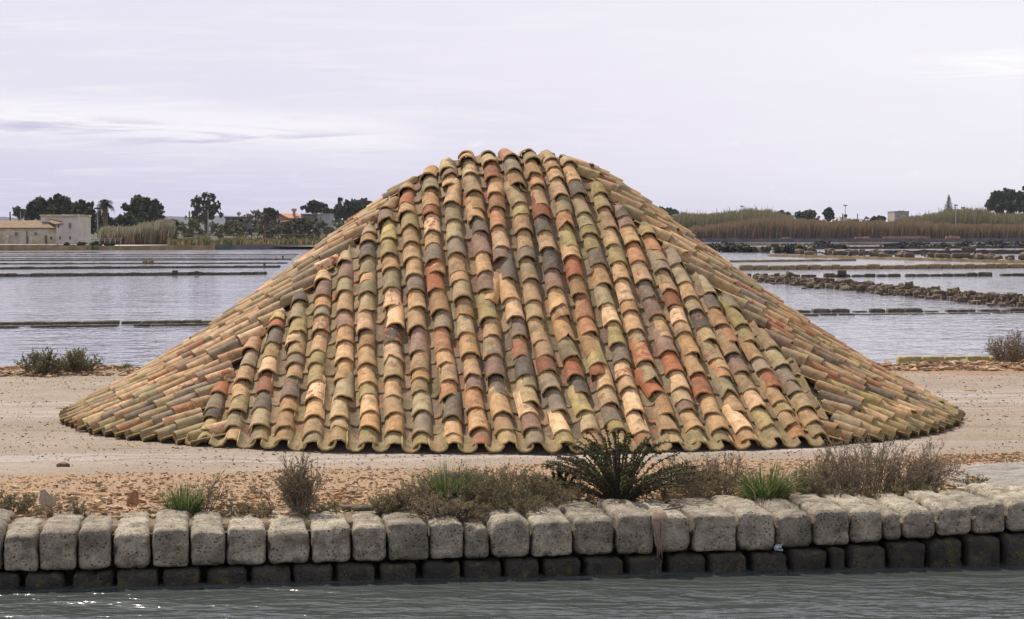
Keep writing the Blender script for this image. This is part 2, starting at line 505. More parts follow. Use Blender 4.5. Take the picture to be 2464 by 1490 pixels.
M_SIGN = plain('blue sign face', (0.04, 0.10, 0.35), (0.05, 0.12, 0.40), 2)
M_WHITE = plain('white paint', (0.62, 0.62, 0.62), (0.70, 0.70, 0.70), 2)
M_BIN = plain('dark plastic box', (0.035, 0.038, 0.05), (0.05, 0.052, 0.065), 2)

# ------------------------------------------------------------------ the setting: ground, water, hills
def fbm(x, y, z=0.0, o=4):
    return noise.fractal(Vector((x, y, z)), 0.9, 2.1, o)

def grid_mesh(name, xs, ys, zfun, mat):
    nx, ny = len(xs), len(ys)
    V = np.zeros((ny, nx, 3))
    V[:, :, 0] = xs[None, :]; V[:, :, 1] = ys[:, None]
    for j in range(ny):
        for i in range(nx):
            V[j, i, 2] = zfun(xs[i], ys[j])
    idx = np.arange(nx * ny).reshape(ny, nx)
    Fc = np.stack([idx[:-1, :-1], idx[:-1, 1:], idx[1:, 1:], idx[1:, :-1]], -1).reshape(-1, 4)
    mb = MB(); mb.add(V.reshape(-1, 3), Fc)
    o = mb.build(name, mat, smooth=True, origin=(0, 0, 0))
    return o

def bank_z(x, y):
    t = y - wall_y(x)
    z = 0.012 * fbm(x * 0.9, y * 0.9) + 0.006 * fbm(x * 5, y * 5, 3.3, 3)
    if x > 2.7:
        z += 0.05 * float(sstep(2.7, 3.6, x)) * float(sstep(3.1, 2.2, t)) + 0.03 * float(sstep(3.0, 3.6, x) * sstep(2.7, 2.2, t)) * fbm(x * 3, y * 7, 1.0, 5)
    if t < 0.28:
        z -= 0.5 * float(sstep(0.28, 0.19, t))
    edge = 26.0 + 0.09 * x + 0.5 * fbm(x * 0.6, 3.0) 
    if y > edge - 0.9:
        z += 0.03 * float(sstep(edge - 1.6, edge - 0.8, y)) - 0.9 * float(sstep(edge - 0.3, edge + 0.9, y))
    return z

gx = np.concatenate([np.arange(-40, -7, 0.5), np.arange(-7, 7, 0.06), np.arange(7, 41, 0.5)])
gy = np.concatenate([np.arange(8.5, 11.2, 0.1), np.arange(11.2, 16.4, 0.045), np.arange(16.4, 30.5, 0.12)])
g = grid_mesh('ground', gx, gy, bank_z, M_GROUND); tag(g, kind='structure')

def sheet(name, x0, x1, y0, y1, z, mat):
    mb = MB()
    mb.add([(x0, y0, z), (x1, y0, z), (x1, y1, z), (x0, y1, z)], [(0, 1, 2, 3)])
    return tag(mb.build(name, mat, origin=(0, 0, 0)), kind='structure')

sheet('canal_water', -60, 60, -6, 14.6 + 6, CANAL_Z, M_CANAL)
sheet('pond_water', -900, 900, 24.5, 900, POND_Z, M_POND)

SHORE = [(-3000, 160), (-300, 200), (-55, 223), (-26, 241), (43, 452), (130, 452), (400, 480), (3000, 520)]
def shore(x): return float(np.interp(x, [a for a, _ in SHORE], [b for _, b in SHORE]))
def land_z(x, y):
    d = y - shore(x)
    r = float(sstep(50, 200, d))
    return 0.12 + 2.3 * r * (1.0 + 0.2 * fbm(x * 0.02, y * 0.02)) + 4.0 * float(sstep(500, 3500, d))
lx = np.concatenate([np.arange(-2600, -260, 130), np.arange(-260, 260, 8), np.arange(260, 2700, 130)])
ld = np.concatenate([[0.0, 2, 6, 12, 20], np.arange(30, 260, 14), np.arange(260, 900, 80), np.arange(900, 5200, 600)])
V = []; 
for d in ld:
    for x in lx:
        y = shore(x) + d
        V.append((x, y, land_z(x, y) if d > 0 else -0.6))
nx = len(lx); idx = np.arange(len(V)).reshape(len(ld), nx)
mb = MB(); mb.add(V, np.stack([idx[:-1, :-1], idx[:-1, 1:], idx[1:, 1:], idx[1:, :-1]], -1).reshape(-1, 4))
tag(mb.build('far_land', M_FARLAND, smooth=True, origin=(0, 0, 0)), kind='structure')

# distant ridge of wooded hills
mb = MB(); xs = np.linspace(-2600, 2600, 261); prof = []
for x in xs:
    a = x / 5200 * 28
    h = 30 + 16 * fbm(x * 0.0012, 2.2) + 8 * fbm(x * 0.006, 7.7, 0, 5) - 16 * float(sstep(-300, 700, x)) 
    prof.append(max(h, 6))
prof = np.array(prof)
V = np.concatenate([np.stack([xs, np.full_like(xs, 3300), np.zeros_like(xs)], 1), np.stack([xs, np.full_like(xs, 3700), prof], 1), np.stack([xs, np.full_like(xs, 4300), np.zeros_like(xs)], 1)])
n_ = len(xs); mb.add(V, [(i, i + 1, n_ + i + 1, n_ + i) for i in range(n_ - 1)] + [(n_ + i, n_ + i + 1, 2 * n_ + i + 1, 2 * n_ + i) for i in range(n_ - 1)])
tag(mb.build('hills', M_HILL, smooth=True, origin=(0, 0, 0)), kind='structure')

# thin sea haze over the whole place
hz_m = bpy.data.materials.new('haze air'); hz_m.use_nodes = True
t_ = NT(hz_m.node_tree); t_.n.clear()
pv_ = t_.node('ShaderNodeVolumePrincipled', {'Color': (0.74, 0.76, 0.95), 'Density': 0.00010, 'Anisotropy': 0.0})
t_.l.new(pv_.outputs[0], t_.node('ShaderNodeOutputMaterial').inputs['Volume'])
mb = MB(); mb.box((0, 2400, 39.0), (6500, 4200, 41.5))
tag(mb.build('haze', hz_m, origin=(0, 0, 0)), kind='stuff')

# ------------------------------------------------------------------ the tiled salt mound
XC, YC = 0.0, 19.70
A0, A1, B0, B1, NE = 0.35, 4.085, 0.02, 3.93, 2.35
QK = np.array([0, .04, .10, .15, .20, .30, .50, .70, .85, 1.0, 1.02])
ZK = np.array([2.41, 2.38, 2.28, 2.16, 2.03, 1.75, 1.175, .64, .29, 0.0, -0.02])

def qval(x, y):
    X, Y = abs(x - XC), abs(y - YC)
    lo, hi = 0.0, 1.5
    def gg(t): return (X / (A0 + (A1 - A0) * t)) ** NE + (Y / (B0 + (B1 - B0) * t)) ** NE
    if gg(0.0) < 1: return 0.0
    for _ in range(26):
        m_ = (lo + hi) / 2
        if gg(m_) > 1: lo = m_
        else: hi = m_
    return (lo + hi) / 2

def surf(x, y): return float(np.interp(qval(x, y), QK, ZK))

def surf_n(x, y, e=0.12):
    a = (surf(x + e, y) - surf(x - e, y)) / (2 * e)
    b = (surf(x, y + e) - surf(x, y - e)) / (2 * e)
    return Vector((-a, -b, 1)).normalized()

mound = empty('tiled_salt_mound', (XC, YC, 0), 'long heap of salt covered in overlapping old clay roof tiles', 'salt mound')
# the heap itself
mb = MB(); rings = 26; seg = 96; V = []
for i in range(rings + 1):
    qq = i / rings
    a, b_ = A0 + (A1 - A0) * qq, B0 + (B1 - B0) * qq
    for j in range(seg):
        th = j / seg * 2 * math.pi
        c_, s_ = math.cos(th), math.sin(th)
        V.append((XC + a * math.copysign(abs(c_) ** (2 / NE), c_), YC + b_ * math.copysign(abs(s_) ** (2 / NE), s_), float(np.interp(qq, QK, ZK))))
for j in range(seg):
    x, y, z = V[rings * seg + j]; V.append((x, y, -0.06))
fs = [(i * seg + j, i * seg + (j + 1) % seg, (i + 1) * seg + (j + 1) % seg, (i + 1) * seg + j) for i in range(rings + 1) for j in range(seg)]
fs = [f[::-1] for f in fs]; fs.append(tuple(range(seg)))
mb.add(V, fs)
mb.build('salt_heap', M_CORE, mound, smooth=True, origin=(0, 0, 0))

PAL = [  # linear base colours, weight
    ((0.66, 0.46, 0.26), 10), ((0.57, 0.39, 0.215), 14), ((0.50, 0.355, 0.205), 16), ((0.48, 0.31, 0.155), 12),
    ((0.44, 0.355, 0.215), 14), ((0.41, 0.345, 0.165), 8), ((0.43, 0.365, 0.15), 5), ((0.37, 0.325, 0.205), 9),
    ((0.31, 0.265, 0.20), 9), ((0.20, 0.17, 0.14), 6), ((0.10, 0.09, 0.078), 4), ((0.31, 0.21, 0.17), 9),
    ((0.46, 0.25, 0.135), 6), ((0.37, 0.14, 0.065), 6), ((0.76, 0.55, 0.35), 11)]
PC = [p for p, _ in PAL]; PW = [w for _, w in PAL]
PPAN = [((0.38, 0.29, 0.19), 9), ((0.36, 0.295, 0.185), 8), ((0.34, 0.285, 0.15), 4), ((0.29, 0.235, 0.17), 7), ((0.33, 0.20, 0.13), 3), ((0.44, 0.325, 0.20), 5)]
GREENLOW = (0.34, 0.26, 0.12)

def tile_geo(L, r0, r1, arc, th, cover, broken, nw=8, nl=4):
    """barrel tile, lower lip at Y=0; returns verts, faces, lip, (u,v)"""
    ang = np.linspace(-arc, arc, nw + 1)
    v = np.linspace(0, 1, nl + 1)
    # ragged ends
    lo = rng.normal(0, 0.003, nw + 1); hi = rng.normal(0, 0.004, nw + 1)
    if broken > 0:
        c0 = rng.uniform(-arc, arc); w = rng.uniform(0.35, 0.9)
        lo += broken * np.clip(1 - np.abs(ang - c0) / w, 0, 1) * rng.uniform(0.7, 1.3, nw + 1)
    if rng.random() < 0.25:
        hi -= 0.05 * np.clip(1 - np.abs(ang - rng.uniform(-arc, arc)) / 0.7, 0, 1)
    wob = rng.normal(0, 0.0018, (nl + 1, nw + 1))
    P = np.zeros((2, nl + 1, nw + 1, 3)); UV = np.zeros((2, nl + 1, nw + 1, 3))
    for k in range(2):
        for i in range(nl + 1):
            r = r0 + (r1 - r0) * v[i] + wob[i] - (th if k else 0)
            rr = r0 + (r1 - r0) * v[i]
            yy = lo * (1 - v[i]) + (L + hi) * v[i] if i in (0, nl) else L * v[i] + lo * max(0, 1 - v[i] * 1.6)
            x = r * np.sin(ang)
            z = r * np.cos(ang) - rr * math.cos(arc)
            if not cover:
                z = rr - r * np.cos(ang)
            P[k, i, :, 0] = x; P[k, i, :, 1] = yy; P[k, i, :, 2] = z
            UV[k, i, :, 0] = rr * ang; UV[k, i, :, 1] = yy; UV[k, i, :, 2] = (0.02 if k else 0)
    n1 = nw + 1; n2 = (nl + 1) * n1
    f = []
    for i in range(nl):
        for j in range(nw):
            a = i * n1 + j
            f.append((a, a + 1, a + 1 + n1, a + n1))
            f.append((n2 + a, n2 + a + n1, n2 + a + 1 + n1, n2 + a + 1))
    verts = P.reshape(-1, 3); uv = UV.reshape(-1, 3); lip = np.zeros(len(verts))
    # rims get their own vertices so the edge stays crisp
    ring = [j for j in range(nw + 1)] + [i * n1 + nw for i in range(1, nl + 1)] + [nl * n1 + j for j in range(nw - 1, -1, -1)] + [i * n1 for i in range(nl - 1, 0, -1)]
    base = len(verts)
    top = verts[ring]; bot = verts[[n2 + q for q in ring]]
    verts = np.concatenate([verts, top, bot]); uv = np.concatenate([uv, uv[ring], uv[[n2 + q for q in ring]]])
    lip = np.concatenate([lip, np.ones(len(ring)), np.ones(len(ring)) * 0.7])
    m_ = len(ring)
    for q in range(m_):
        q2 = (q + 1) % m_
        f.append((base + q, base + m_ + q, base + m_ + q2, base + q2))
    if not cover:
        f = [x[::-1] for x in f]
    return verts, f, lip, uv

TILES = []   # dicts: kind, M, verts, faces, lip, uv, tint, wear, score

def lay_column(pts, cover, tag_, low_green=True, end_over=0.05):
    """pts: dense plan polyline from the foot to the top; lays tiles along it"""
    P3 = np.array([(x, y, surf(x, y)) for x, y in pts])
    # carry the line straight on beyond the foot
    d0 = P3[0] - P3[3]; d0 /= np.linalg.norm(d0); d0[2] *= 0.25
    P3 = np.concatenate([[P3[0] + d0 * 0.30], P3])
    s = np.concatenate([[0], np.cumsum(np.linalg.norm(np.diff(P3, axis=0), axis=1))]) - 0.30
    dN = P3[-1] - P3[-4]; dN /= np.linalg.norm(dN)
    def pos(q):
        if q > s[-1]: return Vector(P3[-1] + dN * (q - s[-1]))
        return Vector((np.interp(q, s, P3[:, 0]), np.interp(q, s, P3[:, 1]), np.interp(q, s, P3[:, 2])))
    total = s[-1]
    q = -0.055 if cover else -0.13
    q += random.uniform(-0.02, 0.02)
    first = True
    while q < total - 0.10:
        L = random.uniform(0.38, 0.44)
        if cover:
            step = random.choice([random.uniform(0.13, 0.20), random.uniform(0.22, 0.29), random.uniform(0.24, 0.32), random.uniform(0.26, 0.34)])
        else:
            step = random.uniform(0.2, 0.31)
        if first: step = random.uniform(0.12, 0.22)
        if q + L > total + end_over:
            L = max(0.24, total + end_over - q)
        a = pos(q); b2 = pos(q + L)
        ax = (b2 - a).normalized()
        mid = pos(q + L * 0.5)
        nrm = surf_n(mid.x, mid.y)
        side = ax.cross(nrm).normalized()
        nrm = side.cross(ax).normalized()
        k = random.uniform(0.93, 1.08)
        if cover:
            r0, r1, arc, th = 0.083 * k, 0.066 * k, R(random.uniform(76, 88)), 0.013
            lift0, lift1 = 0.054, 0.030
            if first: lift0 = 0.034
        else:
            r0, r1, arc, th = 0.083 * k, 0.093 * k, R(random.uniform(62, 70)), 0.0125
            lift0, lift1 = 0.026, 0.004
        # the chord dips below a convex heap: keep the tile on the outside
        dip = (mid - (a + b2) / 2).dot(nrm)
        off = max(dip, 0) * 0.9
        br = 0.0
        u = random.random()
        if cover and u < 0.20: br = random.uniform(0.02, 0.07)
        elif cover and u < 0.45: br = random.uniform(0.006, 0.02)
        vv, ff, lip, uv = tile_geo(L, r0, r1, arc, th, cover, br)
        a2 = a + nrm * (lift0 + off); b3 = b2 + nrm * (lift1 + off)
        if not cover and first: a2.z = random.uniform(0.004, 0.014)
        ax = (b3 - a2).normalized()
        yaw = random.gauss(0, (0.030 if random.random() < 0.9 else 0.11) if cover else 0.015); roll = random.gauss(0, 0.05 if cover else 0.03)
        side = ax.cross(nrm).normalized(); nrm = side.cross(ax).normalized()
        M = Matrix((side, ax, nrm)).transposed().to_4x4()
        M = M @ Matrix.Rotation(yaw, 4, 'Z') @ Matrix.Rotation(roll, 4, 'Y')
        M.translation = a2 + side * random.gauss(0, 0.006)
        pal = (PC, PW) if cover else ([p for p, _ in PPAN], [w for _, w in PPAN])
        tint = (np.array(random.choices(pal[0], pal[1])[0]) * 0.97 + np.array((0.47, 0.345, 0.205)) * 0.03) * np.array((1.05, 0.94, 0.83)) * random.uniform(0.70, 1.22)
        if not cover: tint = tint * 0.68  # channel tiles darkened: shade of the grooves put into their colour
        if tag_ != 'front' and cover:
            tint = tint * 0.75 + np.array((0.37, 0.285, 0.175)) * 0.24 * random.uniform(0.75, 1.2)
        if first and low_green:
            gk = random.uniform(0.3, 0.75)
            tint = tint * (1 - gk) + np.array(GREENLOW) * gk
        u = random.random()
        wear = random.uniform(-0.9, -0.1) if u < 0.60 else (random.uniform(-0.05, 0.35) if u < 0.92 else random.uniform(0.4, 0.75))
        o3 = rng.uniform(-40, 40, 3)
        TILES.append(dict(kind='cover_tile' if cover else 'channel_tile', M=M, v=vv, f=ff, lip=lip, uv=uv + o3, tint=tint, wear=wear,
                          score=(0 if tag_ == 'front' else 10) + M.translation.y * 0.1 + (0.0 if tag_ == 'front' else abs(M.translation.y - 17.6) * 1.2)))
        q += step
        first = False

HIPL = [(-2.50, 16.4), (-2.45, 17.25), (-2.22, 17.98), (-2.06, 18.15), (-1.91, 18.36), (-1.70, 18.54), (-1.50, 18.76), (-1.35, 18.92), (-1.17, 19.30), (-0.96, 19.57), (-0.75, 19.75), (-0.4, 19.85)]
HIPR = [(0.45, 19.80), (0.70, 19.35), (0.95, 19.10), (1.16, 18.95), (1.36, 18.79), (1.59, 18.61), (1.75, 18.46), (1.94, 18.34), (2.09, 18.08), (2.26, 17.92), (2.44, 17.72), (2.58, 16.95), (2.60, 16.3)]
HX = [a for a, _ in HIPL] + [a for a, _ in HIPR]; HIPL = [(a, b - 0.10) for a, b in HIPL]; HIPR = [(a, b - 0.10) for a, b in HIPR]
HY = [b for _, b in HIPL] + [b for _, b in HIPR]
def hip_y(x): return float(np.interp(x, HX, HY))

def base_front_y(x):
    X = min(abs(x - XC) / A1, 0.999)
    return YC - B1 * (1 - X ** NE) ** (1 / NE)

def front_path(xb):
    lean = 0.105 + 0.034 * xb
    y0 = base_front_y(xb)
    pts = []; y = y0; ph = random.uniform(0, 6)
    while True:
        x = xb - lean * (y - 16.1) + 0.012 * math.sin(y * 2.1 + ph)
        if y > hip_y(x) and len(pts) > 6: break
        pts.append((x, y)); y += 0.04
        if y > 20.2: break
    return pts

PITCHX = 0.2145
K0 = -1.99
for k in range(-2, 22):
    lay_column(front_path(K0 + PITCHX * k), True, 'front')
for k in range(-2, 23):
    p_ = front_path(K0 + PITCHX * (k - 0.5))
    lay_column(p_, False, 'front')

def side_path(yb, sgn):
    """a row of the end face: foot at plan depth yb, climbing inwards until the hip"""
    Y = min(abs(yb - YC) / B1, 0.999)
    x = XC + sgn * A1 * (1 - Y ** NE) ** (1 / NE)
    sl = 0.34 * max(-1, min(1, (YC - yb) / 2.9))
    pts = []; y = yb
    while True:
        pts.append((x, y))
        x -= sgn * 0.04; y += 0.04 * sl
        if sgn < 0:
            lim = np.interp(y, [b for _, b in HIPL], [a for a, _ in HIPL]) - 0.07 if y < 19.7 else np.interp(y, [19.7, 21.8, 23], [-0.9, -2.0, -2.6])
            if x > lim and len(pts) > 5: break
        else:
            yr = [b for _, b in HIPR][::-1]; xr = [a for a, _ in HIPR][::-1]
            lim = np.interp(y, yr, xr) + 0.07 if y < 19.7 else np.interp(y, [19.7, 21.8, 23], [0.75, 2.0, 2.6])
            if x < lim and len(pts) > 5: break
        if len(pts) > 150: break
    return pts

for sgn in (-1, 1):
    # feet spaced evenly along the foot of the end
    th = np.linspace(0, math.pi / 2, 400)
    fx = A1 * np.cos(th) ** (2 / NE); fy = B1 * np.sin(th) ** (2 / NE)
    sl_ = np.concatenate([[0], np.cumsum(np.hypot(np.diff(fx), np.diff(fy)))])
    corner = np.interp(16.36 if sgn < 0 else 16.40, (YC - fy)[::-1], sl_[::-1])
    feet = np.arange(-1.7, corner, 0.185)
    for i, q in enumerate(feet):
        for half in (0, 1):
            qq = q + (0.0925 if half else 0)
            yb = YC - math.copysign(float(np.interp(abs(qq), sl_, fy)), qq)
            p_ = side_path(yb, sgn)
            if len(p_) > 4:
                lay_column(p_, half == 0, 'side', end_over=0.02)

def make_tiles(kind):
    ts = sorted([t for t in TILES if t['kind'] == kind], key=lambda t: t['score'])
    for t in ts[:300]:
        mb = MB()
        mb.add(t['v'], t['f'], tint=t['tint'], uvw=t['uv'], wear=t['wear'], lip=t['lip'])
        o = mb.build(kind, M_TILE, origin=(0, 0, 0), smooth=True)
        o.parent = mound
        o.matrix_parent_inverse = Matrix.Translation((-XC, -YC, 0))
        o.matrix_basis = t['M']
    if len(ts) > 300:
        mb = MB()
        for t in ts[300:]:
            M = np.array(t['M'])
            mb.add(t['v'] @ M[:3, :3].T + M[:3, 3], t['f'], tint=t['tint'], uvw=t['uv'], wear=t['wear'], lip=t['lip'])
        o = mb.build(kind + 's_beyond', M_TILE, mound, smooth=True, origin=(0, 0, 0))
        o['kind'] = 'stuff'
    print(kind, len(ts))
make_tiles('cover_tile'); make_tiles('channel_tile')

# ------------------------------------------------------------------ canal wall
def block_mesh(name, w, d, h, mat, r=0.035, rough=0.012, seed=0.0, nd=(11, 12, 11), crown=0.0, slope=0.0):
    """weathered stone block, footprint w x d, height h, front at y=0, bottom at z=0"""
    n1, n2, n3 = nd
    key = {}; V = []; Fc = []
    def vid(p):
        k = tuple(np.round(p, 5))
        if k not in key:
            key[k] = len(V); V.append(p)
        return key[k]
    def face(fn, a, b):
        for i in range(a):
            for j in range(b):
                Fc.append([vid(fn(i / a, j / b)), vid(fn((i + 1) / a, j / b)), vid(fn((i + 1) / a, (j + 1) / b)), vid(fn(i / a, (j + 1) / b))])
    face(lambda u, v: (u, 0, v), n1, n3); face(lambda u, v: (1 - u, 1, v), n1, n3)
    face(lambda u, v: (0, 1 - u, v), n2, n3); face(lambda u, v: (1, u, v), n2, n3)
    face(lambda u, v: (u, v, 1), n1, n2); face(lambda u, v: (u, 1 - v, 0), n1, n2)
    half = Vector((w / 2, d / 2, h / 2)); out = []
    tw = random.uniform(-0.03, 0.03); lean = random.uniform(-0.03, 0.03)
    for u, v, t in V:
        p = Vector(((u - .5) * w, (v - .5) * d, (t - .5) * h))
        inner = Vector((max(-half.x + r, min(half.x - r, p.x)), max(-half.y + r, min(half.y - r, p.y)), max(-half.z + r, min(half.z - r, p.z))))
        dv = p - inner
        if dv.length > 1e-6:
            p = inner + dv.normalized() * min(r, dv.length)
        q = p * 1.0 + Vector((seed, seed * 1.7, -seed))
        n = noise.fractal(q * 9, 1.0, 2.0, 4) * rough + noise.noise(q * 38) * 0.0065
        pit = noise.noise(q * 17 + Vector((9, 9, 9)))
        if pit > 0.28: n -= (pit - 0.28) * 0.06
        nv = (p - inner * 0.6)
        if nv.length > 1e-6: nv.normalize()
        p = p + nv * n
        p.x += tw * (p.z) + lean * 0.0
        p.x *= 1 - 0.05 * max(0, (p.z / h)) 
        f_ = (0.5 - p.y / d)                       # 1 at the front
        p.z += crown * max(0, p.z / h) * (1 - (2 * p.x / w) ** 2) - slope * max(0, f_ - 0.45) * max(0, min(1, p.z / h * 2.2)) * 1.5
        out.append((p.x + w / 2, p.y + d / 2, p.z + h / 2))
    me = bpy.data.meshes.new(name)
    me.from_pydata(out, [], Fc)
    me.polygons.foreach_set('use_smooth', np.ones(len(me.polygons), bool))
    me.materials.append(mat)
    return me

def px_wall(px):
    k = (px - 1232) / F
    return k * WALL_A / (1 - k * WALL_B)

UP = [0, 86, 181, 264, 360, 452, 541, 641, 747, 845, 932, 1033, 1117, 1182, 1280, 1383, 1485, 1580, 1670, 1778, 1872, 1962, 2052, 2133, 2178, 2261, 2349, 2432, 2520]
LOW = [-60, 50, 163, 273, 384, 489, 596, 701, 804, 907, 1012, 1113, 1212, 1304, 1405, 1507, 1605, 1706, 1807, 1901, 1998, 2041, 2140, 2234, 2327, 2418, 2520]
def extend(l):
    a = [px_wall(p) for p in l]
    while a[0] > -9: a.insert(0, a[0] - random.uniform(0.19, 0.26))
    while a[-1] < 9: a.append(a[-1] + random.uniform(0.19, 0.26))
    return a
wang = math.atan(WALL_B)
wall = empty('canal_wall', (0, WALL_A, CANAL_Z), 'low canal wall of rounded pale tufa blocks above a wet dark course', 'wall')
ux = extend(UP)
for i in range(len(ux) - 1):
    x0, x1 = ux[i], ux[i + 1]
    inview = -3.6 < x0 < 4.2
    w = (x1 - x0) / math.cos(wang) - random.uniform(0.008, 0.018)
    xm = (x0 + x1) / 2
    zb = float(np.interp(xm, [-3, 1.4, 2.0, 2.6, 3.2], [-0.213, -0.190, -0.164, -0.126, -0.108]))
    zt = float(np.interp(xm, [-3, 0, 0.5, 2.5, 3.2], [0.022, 0.012, 0.03, 0.06, 0.08])) + random.uniform(-0.012, 0.014)
    me = block_mesh('stone_block', w, random.uniform(0.66, 0.80), zt - zb, M_STONE, r=random.uniform(0.020, 0.048), rough=random.uniform(0.007, 0.015), seed=i * 3.3,
                    nd=(14, 20, 13) if inview else (4, 4, 4), crown=random.uniform(0.0, 0.02), slope=random.uniform(0.0, 0.03))
    o = bpy.data.objects.new('stone_block', me); COL.objects.link(o)
    o.location = (x0 + 0.006, wall_y(x0) + random.uniform(-0.012, 0.02), zb)
    o.rotation_euler = (random.uniform(-0.02, 0.02), random.uniform(-0.018, 0.018), wang + random.uniform(-0.025, 0.025))
    parent(o, wall)
lxs = extend(LOW)
for i in range(len(lxs) - 1):
    x0, x1 = lxs[i], lxs[i + 1]
    inview = -3.6 < x0 < 4.2
    w = (x1 - x0) / math.cos(wang) - random.uniform(0.012, 0.028)
    xm = (x0 + x1) / 2
    zt = float(np.interp(xm, [-3, 1.4, 2.0, 2.6, 3.2], [-0.222, -0.200, -0.176, -0.136, -0.118]))
    me = block_mesh('wet_block', w, 0.6, 0.42, M_WET, r=random.uniform(0.022, 0.04), rough=0.012, seed=i * 5.1 + 200, nd=(10, 6, 14) if inview else (4, 4, 4))
    o = bpy.data.objects.new('wet_block', me); COL.objects.link(o)
    o.location = (x0 + 0.01, wall_y(x0) - 0.045 + random.uniform(-0.012, 0.012), zt - 0.42)
    o.rotation_euler = (0, 0, wang + random.uniform(-0.02, 0.02))
    parent(o, wall)
# earth filler behind blocks, placed to stop sun leaks; dark colour paints joint shade
mb = MB(); a_ = np.array([math.cos(wang), math.sin(wang), 0]); 
mb.box((0, WALL_A + 0.38, -0.40), (9.3, 0.19, 0.36), wang)
mb.build('joint_shade_fill', M_WET, wall, origin=(0, 0, 0))

# iron ring strap, rope and plastic scrap on the wall
p = on(1625, 1222, 0.045)
mb = MB()
mb.tube([p + Vector(q) for q in [(-0.045, 0.035, 0.0), (-0.02, 0.05, 0.012), (0.03, 0.045, 0.014), (0.05, 0.03, 0.012), (0.045, 0.01, 0.008), (-0.02, -0.03, 0.0), (-0.09, -0.05, -0.012)]], 0.007, 6)
tag(mb.build('iron_strap', M_RUST), 'bent rusty iron strap lying on top of a wall block', 'iron strap')
mb = MB(); p = on(1583, 1225, 0.05)
for i in range(16):
    x = random.uniform(-0.045, 0.035); ln = random.uniform(0.10, 0.22); y0 = wall_y(p.x) - 0.012
    pts = [(p.x + x * 0.6, y0 + 0.09, 0.055), (p.x + x * 0.9, y0 + 0.02, 0.045), (p.x + x, y0 - 0.025, 0.01)]
    for s_ in (0.4, 0.7, 1.0):
        pts.append((p.x + x * (1 - 0.7 * s_) + random.uniform(-.008, .008), y0 - 0.032 + random.uniform(-.008, .004), 0.01 - ln * s_))
    mb.tube(pts, [0.007, 0.009, 0.009, 0.008, 0.006, 0.002], 5)
tag(mb.build('frayed_rope', M_ROPE, smooth=True), 'frayed brown rope end hanging down the face of the wall', 'rope')
mb = MB(); p = at(1874, 1318, wall_y(1.55) - 0.06)
vs = []; 
for i in range(5):
    for j in range(5):
        vs.append((p.x - 0.02 + 0.010 * i + random.uniform(-.008, .008), p.y + random.uniform(-.02, .01), p.z - 0.02 + 0.011 * j + random.uniform(-.006, .006)))
mb.add(vs, [(i * 5 + j, i * 5 + j + 1, (i + 1) * 5 + j + 1, (i + 1) * 5 + j) for i in range(4) for j in range(4)])
o = tag(mb.build('plastic_scrap', M_PLASTIC), 'crumpled white plastic scrap caught between two wall blocks', 'litter')
o.modifiers.new('thickness', 'SOLIDIFY').thickness = 0.002
for px in (2008, 2022):
    mb = MB(); p = on(px, 1198, 0.05)
    mb.tube([(p.x, p.y, 0.02), (p.x + .003, p.y, 0.095)], 0.006, 6)
    tag(mb.build('iron_bolt', M_RUST), 'short rusty iron bolt in the top of a wall block, %s of the pair' % ('left one' if px == 2008 else 'right one'), 'bolt', 'rusty bolts in the wall top')

# ------------------------------------------------------------------ shards and pebbles
SHC = np.array([(0.50, 0.31, 0.165), (0.54, 0.36, 0.20), (0.44, 0.25, 0.135), (0.58, 0.41, 0.25), (0.38, 0.20, 0.11), (0.44, 0.33, 0.20), (0.48, 0.33, 0.19), (0.28, 0.19, 0.125), (0.50, 0.40, 0.27)])
def shards(name, n, place, smin, smax, label):
    mb = MB()
    for i in range(n):
        x, y, k = place()
        s_ = smin + (smax - smin) * random.random() ** 3 * k
        nside = random.choice((4, 5, 5, 6))
        an = np.sort(rng.uniform(0, 2 * math.pi, nside)); el = random.uniform(0.45, 0.9)
        ra = rng.uniform(0.6, 1.1, nside) * s_
        th = min(0.016, max(0.004, s_ * 0.28)) * random.uniform(0.6, 1.2)
        rot = random.uniform(0, math.pi); cx, cy = np.cos(an) * ra, np.sin(an) * ra * el
        px_ = cx * math.cos(rot) - cy * math.sin(rot); py_ = cx * math.sin(rot) + cy * math.cos(rot)
        ta, tb = random.gauss(0, 0.16), random.gauss(0, 0.16)
        z0 = bank_z(x, y) + random.uniform(0.0, 0.012) * k
        tz = px_ * ta + py_ * tb
        tz = tz - tz.min() * 0.6
        top = np.stack([x + px_, y + py_, z0 + tz + th], 1); bot = np.stack([x + px_ * 1.03, y + py_ * 1.03, z0 + tz - 0.002], 1)
        fs = [tuple(range(nside)), tuple(range(2 * nside - 1, nside - 1, -1))] + [(j, nside + j, nside + (j + 1) % nside, (j + 1) % nside) for j in range(nside)]
        fs = [f[::-1] if False else f for f in fs]
        mb.add(np.concatenate([top, bot]), fs, tint=SHC[rng.integers(len(SHC))] * rng.uniform(0.6, 0.98))
    o = mb.build(name, M_SHARD)
    return tag(o, label, None, None, 'stuff')

